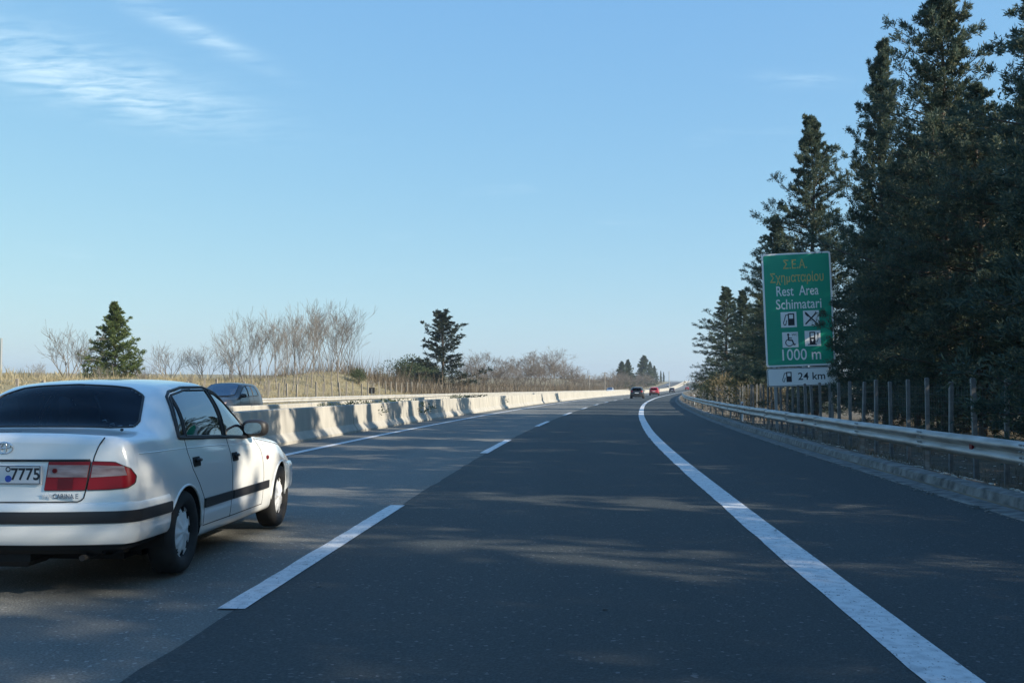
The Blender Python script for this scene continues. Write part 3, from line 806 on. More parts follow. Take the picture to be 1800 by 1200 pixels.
for i, (x, z, s) in enumerate(((24, 53, .42), (28, 55.5, .34), (33, 54, .55), (40, 55, .38), (46, 55.5, .30))):
    m = MB(); rr = random.Random(i)
    g_ = [Vector((math.cos(a) * math.cos(e), math.sin(a) * math.cos(e), math.sin(e))) for e in (-1.2, -.5, .3, 1.0) for a in [k * 6.283 / 7 for k in range(7)]]
    rows = [[g_[r * 7 + k % 7] * rr.uniform(.8, 1.2) if False else g_[r * 7 + k % 7] * (1 + .22 * mnoise.noise(g_[r * 7 + k % 7] * 2 + Vector((i * 5, 0, 0)))) for k in range(8)] for r in range(4)]
    m.grid(rows); m.poly([g_[21 + k] * 1.0 for k in range(7)])
    X = (x - 980) * z / 1850 - float(shift(z))
    o = m.build('boulder', M['stone'], fix=True, shade=45); o.location = ground_at(X, z, .45 * s); o.scale = (s * 1.3, s, s * .75)
    tag(o, f'pale boulder, {ORD[i]} from the left in the rubble heap on the left bank', 'boulder', 'rubble on the left bank')

# ------------------------------------------------------------------ vehicles
def text_mesh(s, size, mat, name='text', width=None, depth=0.0, bold=0.0):
    cu = bpy.data.curves.new(name, 'FONT'); cu.body = s; cu.size = size; cu.align_x = 'CENTER'; cu.align_y = 'CENTER'; cu.resolution_u = 3
    cu.extrude = depth; cu.offset = bold
    t = bpy.data.objects.new(name, cu); col.objects.link(t)
    dg = bpy.context.evaluated_depsgraph_get(); me = bpy.data.meshes.new_from_object(t.evaluated_get(dg))
    bpy.data.objects.remove(t); bpy.data.curves.remove(cu)
    me.materials.clear(); me.materials.append(mat)
    if width:
        xs = [v.co.x for v in me.vertices]; k = width / (max(xs) - min(xs)); c = (max(xs) + min(xs)) / 2
        for v in me.vertices: v.co.x = (v.co.x - c) * k
    return me
def in_poly(x, y, P):
    r = False; j = len(P) - 1
    for i in range(len(P)):
        if (P[i][1] > y) != (P[j][1] > y) and x < (P[j][0] - P[i][0]) * (y - P[i][1]) / (P[j][1] - P[i][1]) + P[i][0]: r = not r
        j = i
    return r
def along(P, t):
    d = [0]
    for a, b in zip(P[:-1], P[1:]): d.append(d[-1] + math.hypot(b[0] - a[0], b[1] - a[1]))
    s = t * d[-1]
    return np.array([np.interp(s, d, [p[0] for p in P]), np.interp(s, d, [p[1] for p in P])])
def coons(bot, top, lef, rig, nu=12, nv=8):
    G = []
    for i in range(nu + 1):
        u = i / nu; row_ = []
        for j in range(nv + 1):
            v = j / nv
            p = (1 - v) * along(bot, u) + v * along(top, u) + (1 - u) * along(lef, v) + u * along(rig, v)
            p -= (1 - u) * (1 - v) * np.array(bot[0]) + u * (1 - v) * np.array(bot[-1]) + (1 - u) * v * np.array(top[0]) + u * v * np.array(top[-1])
            row_.append(p)
        G.append(row_)
    return G

class Car:
    def __init__(s, T):
        s.T = T; s.f = {k: pchip(np.array([p[0] for p in v], float), np.array([p[1] for p in v], float)) for k, v in T['tab'].items()}
        s.x0, s.x1 = T['x0'], T['x1']; s.wb = T['wb']; s.Ra = T['Ra']; s.wr = T['wheel_r']; s.lean = T.get('lean', [(0, 0), (2, 0)]); s.leanf = T.get('leanf', [(0, 0), (2, 0)])
        s.bow = T.get('bow', .10); s.bowf = T.get('bowf', .22); s.rr = T.get('fillet', .08); s.cache = {}
    def section(s, x):
        key = round(x, 4)
        if key in s.cache: return s.cache[key]
        f = {k: float(v(x)) for k, v in s.f.items()}
        wm, wb_, zb, we, ze, zt, z0 = f['wm'], f['wb'], f['zb'], f['we'], f['ze'], f['zt'], s.T['zbot'] + s.T.get('kick', .1) * smooth(s.x0 + .85, s.x0 + .68, x)
        P = [(0, z0, 0), (wm - .17, z0, .03), (wm - .035, z0 + .04, .04), (wm - .012, z0 + .15, .05), (wm, .53, .12), (wm - .008, .53 + (zb - .53) * .55, .1),
             (wb_, zb, .04), ((wb_ + we) / 2 + .11 * max(0, ze - zb), (zb + ze) / 2, .14), (we, ze, s.T.get('roof_r', .085)), (we * .52, zt - (zt - ze) * .18, .1), (0, zt, 0)]
        Pv = [np.array(p[:2]) for p in P]; out = [Pv[0]]; marks = []
        for i in range(1, len(P) - 1):
            a, b, c = Pv[i - 1], Pv[i], Pv[i + 1]; la, lb = np.linalg.norm(b - a), np.linalg.norm(c - b)
            r = min(P[i][2], la * .48, lb * .48)
            A = b + (a - b) / max(la, 1e-6) * r; B = b + (c - b) / max(lb, 1e-6) * r
            last = out[-1]; n = {1: 3, 4: 5, 5: 4, 6: 3, 7: 4, 8: 4, 9: 3}.get(i, 2)
            for k in range(1, n): out.append(last + (A - last) * k / n)
            for k in range(5):
                t = k / 4; out.append((1 - t) ** 2 * A + 2 * t * (1 - t) * b + t * t * B)
            marks.append(len(out) - 3)
        last = out[-1]
        for k in range(1, 5): out.append(last + (Pv[-1] - last) * k / 4)
        o = np.array(out)
        # rounding of the two ends
        for xe, d, r in ((s.x0, x - s.x0, s.rr), (s.x1, s.x1 - x, .16)):
            if d < r:
                dl = r - math.sqrt(max(0, r * r - (r - max(d, 0)) ** 2))
                o[:, 0] *= 1 - dl / max(wm, .3); k = 1 - dl * (.75 if xe == s.x0 else 1) / .42; o[:, 1] = .62 + (o[:, 1] - .62) * k
        s.cache[key] = (o, marks); return o, marks
    def warp(s, p):
        x, y, z = p
        wr = smooth(s.x0 + .75, s.x0, x); wf = smooth(s.x1 - 1.0, s.x1, x); b = abs(y) / .8
        x += wr * (s.bow * b ** 2.4 + np.interp(z, [q[0] for q in s.lean], [q[1] for q in s.lean]))
        x -= wf * (s.bowf * b ** 2.2 + np.interp(z, [q[0] for q in s.leanf], [q[1] for q in s.leanf]))
        return Vector((x, y, z))
    def Y(s, x, z):
        o, m = s.section(x); a = o[m[1]:m[7] + 4]; return float(np.interp(z, a[:, 1], a[:, 0]))
    def Z(s, x, y):
        o, m = s.section(x); a = o[m[5]:][::-1]; return float(np.interp(abs(y), a[:, 0], a[:, 1]))
    def side(s, x, z, sd, off=.004): return s.warp((x, sd * (s.Y(x, z) + off), z))
    def top(s, x, y, off=.006): return s.warp((x, y, s.Z(x, y) + off))
    def rear(s, y, z, off=.004):
        w = s.Y(s.x0 + s.rr + .02, z); d = abs(y) - (w - s.rr); x = s.x0
        if d > 0: x += s.rr - math.sqrt(max(0, s.rr ** 2 - min(d, s.rr * .97) ** 2))
        p = s.warp((x, y, z)); p.x -= off; return p
    def front(s, y, z, off=.004):
        w = s.Y(s.x1 - .2, z); d = abs(y) - (w - .16); x = s.x1
        if d > 0: x -= .16 - math.sqrt(max(0, .16 ** 2 - min(d, .155) ** 2))
        p = s.warp((x, y, z)); p.x += off; return p
    def shell(s, step):
        xs = []; x = s.x0
        while x < s.x1 - .16:
            xs.append(x); d = x - s.x0; x += step if d > s.rr else max(.008, step * .4 * (.35 + d / s.rr))
        for k in range(7): xs.append(s.x1 - .16 + .16 * math.sin(k / 6 * math.pi / 2))
        secs = [s.section(x)[0] for x in xs]; n = len(secs[0]); marks = s.section(xs[len(xs) // 2])[1]
        V = []; ring = 2 * n - 2
        for x, o in zip(xs, secs):
            V += [(x, p[0], p[1]) for p in o] + [(x, -p[0], p[1]) for p in o[-2:0:-1]]
        F = []
        for i in range(len(xs) - 1):
            for j in range(ring):
                a = i * ring + j; b = i * ring + (j + 1) % ring
                F.append((a, b, b + ring, a + ring))
        for end, base in ((0, 0), (1, (len(xs) - 1) * ring)):           # end caps, gridded across
            nc = 10; prev = None; x = xs[0] if end == 0 else xs[-1]; o = secs[0] if end == 0 else secs[-1]
            for j in range(1, n - 1):
                rw = [base + j]
                for k in range(1, nc):
                    V.append((x, o[j][0] * (1 - 2 * k / nc), o[j][1])); rw.append(len(V) - 1)
                rw.append(base + ring - j)
                if prev:
                    for k in range(nc): F.append((prev[k], prev[k + 1], rw[k + 1], rw[k]) if end else (prev[k], rw[k], rw[k + 1], prev[k + 1]))
                else:
                    for k in range(nc): F.append((base, rw[k + 1], rw[k]) if end else (base, rw[k], rw[k + 1]))
                prev = rw
            for k in range(nc): F.append((base + n - 1, prev[k], prev[k + 1]) if end else (base + n - 1, prev[k + 1], prev[k]))
        return np.array(V), F
    def body(s, paintm, root, step, side_holes, top_holes, rear_holes=()):
        V, F = s.shell(step); Ra = s.Ra; hub = s.wr
        def inside(v):
            for cx in (0, s.wb):
                if abs(v[1]) > .5:
                    if v[2] >= hub and math.hypot(v[0] - cx, v[2] - hub) < Ra: return cx
                    if v[2] < hub and abs(v[0] - cx) < Ra: return cx
            return None
        ins = [inside(v) for v in V]; belt = s.T['belt_min']; keep = []; lining = []
        for f in F:
            if all(ins[i] is not None for i in f): continue
            c = V[list(f)].mean(axis=0); hole = False
            if c[2] > belt:
                rear_face = all(abs(V[i][0] - s.x0) < 1e-6 for i in f)
                if rear_face: hole = any(in_poly(c[1], c[2], P) for P in rear_holes)
                else:
                    hole = (any(in_poly(c[0], c[2], P) for P in side_holes) and abs(c[1]) > s.T['side_y']) or any(in_poly(c[0], c[1], P) for P in top_holes)
                if not hole and not rear_face and s.x0 + .5 < c[0] < s.wb - .55: lining.append(f)
            if not hole: keep.append(f)
        for i, cx in enumerate(ins):
            if cx is None: continue
            v = V[i]
            if v[2] >= hub:
                d = math.hypot(v[0] - cx, v[2] - hub) or 1e-6; v[0] = cx + (v[0] - cx) * Ra / d; v[2] = hub + (v[2] - hub) * Ra / d
            else: v[0] = cx + math.copysign(Ra, v[0] - cx)
            if v[2] > .24: v[1] = math.copysign(s.Y(v[0], v[2]), v[1])
        m = MB(); m.add([s.warp(v) for v in V], [f for f in keep if len(set(f)) > 2])
        low = s.T['zbot'] + .02
        for k, f in enumerate(m.f):                                     # the floor pan is dark, not painted
            c = V[list(f)].mean(axis=0)
            if c[2] < low + s.T.get('kick', .1) * smooth(s.x0 + .85, s.x0 + .68, c[0]): m.m[k] = 1
        o = m.build('body', [paintm, M['well']], root, shade=42, fix=True)
        l = MB(); l.add([s.warp((v[0], v[1] * .965, v[2] - .022)) for v in V], lining); l.build('cabin_lining', M['interior'], root, shade=60)
        for cx in (0, s.wb):                                            # wheel housings and arch lips
            for sd in (1, -1):
                w = MB(); ang = [math.pi * k / 20 for k in range(21)]
                cv = [(cx - Ra, .20)] + [(cx - Ra * math.cos(a), hub + Ra * math.sin(a)) for a in ang] + [(cx + Ra, .20)]
                w.grid([[s.side(x, max(z, .24), sd, -.003), s.warp((x, sd * .50, z))] for x, z in cv])
                w.add([s.warp((x, sd * .50, z)) for x, z in cv], [tuple(range(len(cv)))])
                w.build('wheel_housing', M['well'], root)
                lp = MB(); lp.tube([s.side(x, max(z, .25), sd, .001) for x, z in cv[1:-1] if not (cx == 0 and x < 0 and z < .40)], .009, 6); lp.build('arch_lip', paintm, root, shade=180)
        return o
    def patch(s, G, fn, mat, name, root, off, thick=0.0, flip=False):
        m = MB(); P = [[fn(p[0], p[1], off) for p in r] for r in G]
        q0 = P[len(P) // 2][len(P[0]) // 2]; du = P[len(P) // 2 + 1][len(P[0]) // 2] - q0; dv = P[len(P) // 2][len(P[0]) // 2 + 1] - q0
        if du.cross(dv).dot(q0 - Vector((1.2, 0, .6))) < 0: P = P[::-1]; G = G[::-1]      # face outwards
        m.grid(P)
        if thick:
            q = [[fn(p[0], p[1], off - thick) for p in r] for r in G]
            rim = P[0] + [r[-1] for r in P[1:]] + P[-1][-2::-1] + [r[0] for r in P[-2:0:-1]]
            rim2 = q[0] + [r[-1] for r in q[1:]] + q[-1][-2::-1] + [r[0] for r in q[-2:0:-1]]
            m.grid([[a, b] for a, b in zip(rim, rim2)], close_u=True)
        return m.build(name, mat, root, shade=40, fix=bool(thick))

def outline(bot, top, lef, rig): return list(bot) + list(rig[1:]) + list(reversed(top))[1:] + list(reversed(lef))[1:-1]
def dense(P, n, closed=True): 
    Q = list(P) + ([P[0]] if closed else []); return [along(Q, k / n) for k in range(n + 1)]

def tyre_mesh(r, w):
    m = MB(); h = w / 2
    m.lathe([(r * .62, -h * .80), (r * .70, -h * .98), (r * .86, -h * 1.02), (r * .95, -h * .90), (r * .995, -h * .66), (r, -h * .3), (r, h * .3), (r * .995, h * .66),
             (r * .95, h * .90), (r * .86, h * 1.02), (r * .70, h * .98), (r * .62, h * .80)], 40, Matrix.Rotation(R(-90), 4, 'X'), closed=True)
    me = m.mesh('tyre', M['rubber']); me.polygons.foreach_set('use_smooth', [True] * len(me.polygons)); return me
def hubcap_mesh(r, w, holes=9, open_frac=.52):
    """domed wheel cover with a ring of openings near its rim, facing +y"""
    m = MB(); nt = 108; rs = [0, .10, .16, .28, .45, .60, .70, .76, .84, .90, .95, 1.0]; hs = [.95, .95, .86, .84, .80, .74, .68, .64, .58, .56, .60, .50]
    rad = r * .655; h = w / 2
    def pt(i, k):
        q = 2 * math.pi * k / nt; f = hs[i]
        if 3 <= i <= 7: f += .05 * math.cos(holes * q)
        return Vector((rs[i] * rad * math.cos(q), h * f, rs[i] * rad * math.sin(q)))
    for i in range(len(rs) - 1):
        for k in range(nt):
            ph = (holes * k / nt) % 1.0
            if i in (7, 8, 9) and abs(ph - .5) < open_frac * (.5 if i < 9 else .38): continue
            if i == 6 and abs(ph - .5) < open_frac * .32: continue
            m.add([pt(i, k), pt(i, k + 1), pt(i + 1, k + 1), pt(i + 1, k)], [(0, 1, 2, 3)] if i else [(0, 2, 3)])
    bm = bmesh.new(); me = m.mesh('hubcap', M['hubcap']); bm.from_mesh(me); bmesh.ops.remove_doubles(bm, verts=bm.verts, dist=1e-5); bm.to_mesh(me); bm.free()
    me.polygons.foreach_set('use_smooth', [True] * len(me.polygons))
    d = MB(); d.lathe([(0, h * .45), (rad * .99, h * .45), (rad * 1.0, -h * .5)], 32, Matrix.Rotation(R(-90), 4, 'X'))
    return me, d.mesh('brake_disc', M['well'])
def wheels(root, car, w, track, holes, simple=False):
    ty = tyre_mesh(car.wr, w); hc, dk = hubcap_mesh(car.wr, w, holes)
    for cx in (0, car.wb):
        for sd in (1, -1):
            e = link('wheel', ty, root); e.location = (cx, sd * track, car.wr)
            if sd < 0: e.rotation_euler = (0, 0, math.pi)
            link('rim', hc, e); link('brake_disc', dk, e)
def ellipsoid(m, c, d, n=14, p=2.0, rot=None):
    P = []
    def sp(v, e): return math.copysign(abs(v) ** e, v)
    for i in range(n + 1):
        a = -math.pi / 2 + math.pi * i / n; r_ = []
        for k in range(2 * n + 1):
            b = 2 * math.pi * k / (2 * n)
            v = Vector((d[0] * sp(math.cos(a), 2 / p) * sp(math.cos(b), 2 / p), d[1] * sp(math.cos(a), 2 / p) * sp(math.sin(b), 2 / p), d[2] * sp(math.sin(a), 2 / p)))
            r_.append((rot @ v if rot else v) + Vector(c))
        P.append(r_)
    m.grid(P)
def seat(root, x, y, w=.46, top=1.02, head=True):
    m = MB(); rot = Matrix.Rotation(R(-14), 3, 'Y')
    m.box((x, y, top - .32), (.14, w, .62), rot, bev=.05); m.box((x + .25, y, .42), (.5, w, .16), bev=.04)
    o = m.build('seat', M['interior'], root, shade=60)
    if head:
        h = MB(); ellipsoid(h, (x - .11, y, top + .09), (.055, .13, .09), 10, 3.2); h.build('headrest', M['interior'], o, shade=180)
def mirror(root, car, x, z, sd, housing, y_in=None):
    y = (y_in or car.Y(x, z)) + .11
    m = MB(); ellipsoid(m, (x, sd * y, z), (.075, .115, .078), 14, 3.0); m.tube([(x + .01, sd * (y - .2), z - .05), (x + .01, sd * (y - .05), z - .03)], .03, 8)
    o = m.build('mirror', housing, root, shade=60)
    g = MB(); pts = [(x - .0765, sd * y + .078 * math.copysign(abs(math.cos(a)) ** .65, math.cos(a)), z + .050 * math.copysign(abs(math.sin(a)) ** .65, math.sin(a))) for a in [k * 2 * math.pi / 28 for k in range(28)]]
    g.poly(pts); g.build('mirror_glass', M['chrome'], o)

# ---- the white sedan
WHITE = material('white_car_paint', (.84, .85, .83), .32, coat=1.0, var=.02, vscale=2)
def white_sedan():
    root = empty('sedan', (-3.725, 7.53, 0.012), R(90 + 1.0), 'white sedan with tinted rear window overtaking in the left lane', 'car')
    T = dict(x0=-1.02, x1=3.48, wb=2.58, Ra=.335, wheel_r=.298, zbot=.175, kick=.22, belt_min=.885, side_y=.45, bow=.11, bowf=.34, fillet=.075,
             lean=[(0, 0), (.62, 0), (1.05, .055), (1.5, .06)], leanf=[(0, 0), (.55, 0), (.85, .12)],
             tab=dict(wm=[(-1.02, .825), (-.6, .842), (0, .848), (2.4, .848), (2.9, .838), (3.48, .80)],
                      wb=[(-1.02, .745), (-.5, .775), (.2, .79), (1.6, .79), (2.2, .785), (3.0, .76), (3.48, .70)],
                      zb=[(-1.02, .985), (-.5, 1.0), (.0, .972), (.95, .935), (1.6, .895), (2.0, .87), (2.6, .815), (3.2, .735), (3.48, .68)],
                      we=[(-1.02, .655), (-.5, .665), (-.2, .635), (.04, .60), (.4, .59), (.9, .592), (1.25, .59), (1.6, .63), (1.95, .68), (2.6, .69), (3.48, .60)],
                      ze=[(-1.02, 1.025), (-.5, 1.037), (-.44, 1.05), (-.2, 1.175), (.04, 1.308), (.2, 1.348), (.4, 1.365), (.9, 1.374), (1.25, 1.33), (1.45, 1.235), (1.6, 1.14), (1.8, 1.015), (2.0, .915), (2.6, .85), (3.2, .76), (3.48, .695)],
                      zt=[(-1.02, 1.047), (-.5, 1.062), (-.45, 1.073), (-.2, 1.223), (.04, 1.36), (.15, 1.385), (.4, 1.404), (.9, 1.414), (1.26, 1.375), (1.45, 1.282), (1.6, 1.188), (1.8, 1.06), (2.0, .945), (2.1, .93), (2.6, .885), (3.2, .79), (3.48, .715)]))
    c = Car(T)
    quarter = dict(bot=[(-.02, .985), (.09, .985)], top=[(.125, 1.255), (.15, 1.275)], lef=[(-.02, .985), (.03, 1.12), (.125, 1.255)], rig=[(.09, .985), (.15, 1.275)])
    reard = dict(bot=[(.115, .983), (.95, .948)], top=[(.178, 1.285), (.5, 1.322), (.965, 1.322)], lef=[(.115, .983), (.178, 1.285)], rig=[(.95, .948), (.965, 1.322)])
    frontd = dict(bot=[(1.015, .946), (1.62, .913)], top=[(1.03, 1.315), (1.2, 1.28), (1.34, 1.215), (1.62, 1.045)], lef=[(1.015, .946), (1.03, 1.315)], rig=[(1.62, .913), (1.62, 1.045)])
    rearw = dict(bot=[(-.40, -.60), (-.445, -.45), (-.46, 0), (-.445, .45), (-.40, .60)], top=[(-.02, -.485), (.03, -.40), (.045, 0), (.03, .40), (-.02, .485)],
                 lef=[(-.40, -.60), (-.33, -.615), (-.05, -.53), (-.02, -.485)], rig=[(-.40, .60), (-.33, .615), (-.05, .53), (-.02, .485)])
    wind = dict(bot=[(1.80, -.60), (1.96, -.4), (2.0, 0), (1.96, .4), (1.80, .60)], top=[(1.36, -.53), (1.31, -.4), (1.29, 0), (1.31, .4), (1.36, .53)],
                lef=[(1.80, -.60), (1.36, -.53)], rig=[(1.80, .60), (1.36, .53)])
    shrink = lambda P, k=.97: [tuple(np.mean(P, axis=0) + (np.array(p) - np.mean(P, axis=0)) * k) for p in P]
    c.body(WHITE, root, .022, [shrink(outline(**q)) for q in (quarter, reard, frontd)], [shrink(outline(**q)) for q in (rearw, wind)])
    # glass
    c.patch(coons(**rearw, nu=24, nv=14), c.top, M['glass_rear'], 'rear_window', root, .004)
    c.patch(coons(**wind, nu=20, nv=12), c.top, M['windscreen'], 'windscreen', root, .004)
    for q in (rearw, wind):
        t = MB(); t.tube([c.top(p[0], p[1], .003) for p in dense(outline(**q), 120)], .0085, 6, cap=False); t.build('window_seal', M['black_plastic'], root, shade=180)
    for sd in (1, -1):
        fn = lambda x, z, o, sd=sd: c.side(x, z, sd, o)
        for q, nm in ((quarter, 'quarter_window'), (reard, 'rear_door_window'), (frontd, 'front_door_window')):
            c.patch(coons(**q, nu=18, nv=10), fn, M['glass'], nm, root, .003)
            t = MB(); t.tube([fn(p[0], p[1], .004) for p in dense(outline(**q), 80)], .009, 6, cap=False); t.build('window_seal', M['black_plastic'], root, shade=180)
        dlo = [(-.045, .977), (.0, 1.12), (.10, 1.27), (.2, 1.312), (.5, 1.343), (.95, 1.345), (1.2, 1.306), (1.37, 1.235), (1.62, 1.078), (1.79, .945), (1.79, .908), (1.62, .905), (.95, .938), (-.02, .974)]
        t = MB(); t.tube([fn(p[0], p[1], .001) for p in dense(dlo, 120)], .013, 6, cap=False); t.build('window_surround', M['black_plastic'], root, shade=180)
        c.patch(coons([(.95, .94), (1.02, .937)], [(.962, 1.335), (1.034, 1.33)], [(.95, .94), (.962, 1.335)], [(1.02, .937), (1.034, 1.33)], 2, 8), fn, M['black_plastic'], 'pillar_trim', root, .002)
        c.patch(coons([(1.62, .91), (1.78, .912)], [(1.62, 1.055), (1.66, 1.035)], [(1.62, .91), (1.62, 1.055)], [(1.78, .912), (1.66, 1.035)], 4, 4), fn, M['black_plastic'], 'mirror_base', root, .004)
        mirror(root, c, 1.66, .985, sd, M['black_plastic'])
        # shut lines
        for path in ([(.07, .965), (.075, .86), (.13, .74), (.26, .62), (.37, .50), (.385, .30)], [(1.03, .93), (1.05, .8), (1.045, .5), (1.03, .28)],
                     [(1.82, .885), (1.93, .78), (1.96, .55), (1.95, .28)], [(.385, .292), (1.2, .285), (1.95, .285)], [(1.82, .885), (2.3, .83), (3.0, .75)]):
            t = MB(); t.tube([fn(p[0], p[1], -.0015) for p in dense(path, 30, False)], .0042, 5); t.build('door_gap', M['well'], root)
        t = MB(); t.tube([fn(p[0], p[1], -.003) for p in dense([(-.86, .905), (0, .90), (1.0, .875), (2.1, .82)], 40, False)], .0055, 6); t.build('body_crease', WHITE, root, shade=180)
        for x, zc in ((.225, .79), (1.15, .768)):
            G = coons([(x - .066, zc - .036), (x + .069, zc - .036)], [(x - .072, zc + .034), (x + .064, zc + .034)], [(x - .066, zc - .036), (x - .079, zc), (x - .072, zc + .034)], [(x + .069, zc - .036), (x + .077, zc), (x + .064, zc + .034)], 8, 6)
            h = c.patch(G, fn, M['well'], 'door_handle', root, .006, .012)
            b = MB(); b.tube([fn(x - .05, zc + .01, .02), fn(x, zc + .013, .026), fn(x + .05, zc + .01, .02)], .013, 8); b.build('grip', M['black_plastic'], h, shade=180)
        for xa, xb, za, zb_ in ((.375, 1.025, .428, .425), (1.065, 2.10, .424, .42)):
            G = coons([(xa, za), (xb, zb_)], [(xa, za + .07), (xb, zb_ + .07)], [(xa, za), (xa, za + .07)], [(xb, zb_), (xb, zb_ + .07)], 20, 4)
            c.patch(G, fn, M['black_plastic'], 'side_moulding', root, .016, .018)
        b = MB(); ellipsoid(b, fn(2.09, .70, .006), (.03, .012, .02), 8); b.build('side_indicator', M['dark_red_lens'], root, shade=180)
        # tail lamps: outer half on the wing, inner half on the boot lid
        rn = lambda y, z, o, sd=sd: c.rear(sd * y, z, o)
        outer = dict(bot=[(.548, .69), (.68, .692), (.785, .70)], top=[(.568, .868), (.70, .862), (.785, .82)], lef=[(.548, .69), (.568, .868)], rig=[(.785, .70), (.812, .725), (.812, .77), (.785, .82)])
        inner = dict(bot=[(.285, .69), (.533, .69)], top=[(.30, .868), (.556, .868)], lef=[(.285, .69), (.30, .868)], rig=[(.533, .69), (.556, .868)])
        for q, nm, clear in ((outer, 'outer_tail_lamp', [(.566, .768), (.775, .778), (.572, .846), (.755, .836)]), (inner, 'inner_tail_lamp', [(.298, .772), (.542, .77), (.302, .848), (.55, .846)])):
            l = c.patch(coons(**q, nu=14, nv=8), rn, M['red_lens'], nm, root, .012, .02)
            k = clear; c.patch(coons([k[0], k[1]], [k[2], k[3]], [k[0], k[2]], [k[1], k[3]], 12, 4), rn, M['clear_lens'], 'clear_band', l, .0155, .004)
            t = MB(); t.tube([rn(p[0], p[1], .006) for p in dense(outline(**q), 70)], .005, 5, cap=False); t.build('lamp_seal', M['black_plastic'], l, shade=180)
            if nm.startswith('inner'):
                c.patch(coons([(.37, .698), (.46, .698)], [(.37, .765), (.46, .765)], [(.37, .698), (.37, .765)], [(.46, .698), (.46, .765)], 6, 3), rn, M['dark_red_lens'], 'fog_lens', l, .0155, .004)
                b = MB(); b.tube([rn(.345, .812, .015), rn(.345, .812, .024)], .015, 14); b.build('lamp_screw', M['dark_red_lens'], l, shade=50)
        t = MB(); t.tube([rn(p[0], p[1], -.001) for p in dense([(.625, 1.02), (.595, .97), (.572, .90), (.558, .80), (.525, .635), (.50, .615), (0, .613)], 40, False)], .0045, 5); t.build('boot_gap', M['well'], root)
        b = MB(); ellipsoid(b, (-.55, sd * .585, 1.055), (.012, .012, .01), 6); b.build('washer_stud', M['black_plastic'], root)
    # bumpers: profile swept round the plan outline
    def bumper(front):
        xe = c.x1 if front else c.x0; r = .16 if front else c.rr; sg = -1 if front else 1
        xa = c.wb + .345 if front else -.345
        w = lambda x: c.Y(x, .5)
        half = [(xa + (xe + sg * r - xa) * k / 10, None) for k in range(11)]
        pts = [(x, w(x)) for x, _ in half]
        we_ = w(xe + sg * (r + .01))
        pts += [(xe + sg * r * (1 - math.sin(a)), we_ - r + r * math.cos(a)) for a in [R(90) * k / 8 for k in range(1, 9)]]
        pts += [(xe, (we_ - r) * (1 - k / 10)) for k in range(1, 11)]
        full = pts + [(x, -y) for x, y in pts[-2::-1]]
        def sweep(prof, mat, name, parent):
            m = MB(); P = []
            for i, (x, y) in enumerate(full):
                a = full[max(0, i - 1)]; b = full[min(len(full) - 1, i + 1)]
                t = Vector((b[0] - a[0], b[1] - a[1], 0)).normalized(); n = Vector((t.y, -t.x, 0))
                if n.dot(Vector((x - 1.2, y, 0))) < 0: n = -n
                P.append([c.warp((x + n.x * o, y + n.y * o, z)) for o, z in prof])
            m.grid(P); m.f += [tuple(range(len(prof))), tuple(range((len(full) - 1) * len(prof), len(full) * len(prof)))]; m.m += [0, 0]
            return m.build(name, mat, parent, shade=35, fix=True)
        b = sweep([(-.01, .61), (.018, .605), (.030, .585), (.034, .56), (.034, .48), (.031, .42), (.022, .37), (.004, .342), (-.05, .33), (-.05, .58)], WHITE, 'bumper', root)
        if not front: sweep([(.02, .558), (.044, .554), (.047, .537), (.047, .497), (.044, .480), (.02, .476)], M['black_plastic'], 'bumper_strip', b)
        if not front: sweep([(-.05, .35), (-.07, .30), (-.14, .265), (-.2, .265), (-.2, .35)], M['well'], 'valance', root)
    bumper(False); bumper(True)
    for y in (-.50, .0):
        pass
    e = MB(); e.tube([(-.55, -.50, .26), (-.90, -.50, .25), (-.93, -.50, .25)], .020, 14); e.build('exhaust', M['well'], root, shade=50)
    e = MB(); e.box((-.70, .18, .25), (.34, .62, .15), bev=.04); e.build('silencer', M['well'], root)
    e = MB(); e.box((1.2, 0, .2), (3.2, 1.1, .08)); e.build('underbody', M['well'], root)
    # garnish, plate, badge, emblem
    g = MB(); g.tube([c.rear(y, .876, .006) for y in np.linspace(-.55, .55, 30)], .008, 6); g.build('boot_garnish', M['black_plastic'], root, shade=180)
    xr = c.rear(0, .785, 0).x
    p = MB(); p.box((xr - .014, 0, .787), (.012, .53, .122), bev=.004); plate = p.build('number_plate', M['plate'], root)
    fr = MB()
    for a, b in (((-.258, .732), (.258, .732)), ((.258, .732), (.258, .842)), ((.258, .842), (-.258, .842)), ((-.258, .842), (-.258, .732))):
        fr.tube([(xr - .021, a[0], a[1]), (xr - .021, b[0], b[1])], .0022, 5)
    fr.build('plate_border', M['ink'], plate)
    def stick(me, x, y, z, name, parent, lean=0.0):
        o = link(name, me, parent); o.matrix_local = Matrix.Translation((x, y, z)) @ Matrix(((0, 0, -1, 0), (-1, 0, 0, 0), (0, 1, 0, 0), (0, 0, 0, 1))); return o
    stick(text_mesh('7775', .105, M['ink'], width=.188, bold=.0022), xr - .0212, -.163, .788, 'plate_number', plate)
    b = MB(); b.lathe([(0, .0), (.022, .0)], 20); stick(b.mesh('disc', M['eu_blue']), xr - .0212, -.052, .762, 'plate_disc', plate)
    b = MB(); b.lathe([(.010, 0), (.017, 0)], 20); stick(b.mesh('ring', M['ink']), xr - .0212, -.050, .822, 'plate_seal', plate)
    stick(text_mesh('THE', .034, M['hubcap'], width=.075, depth=.002, bold=.0008), c.rear(-.31, .65, .010).x, -.300, .65, 'badge_letters', root)
    stick(text_mesh('CARINA E', .042, M['chrome'], width=.165, depth=.003, bold=.0008), c.rear(-.42, .65, .012).x, -.420, .65, 'badge_letters', root)
    em = MB(); xe = c.rear(0, .955, .005).x
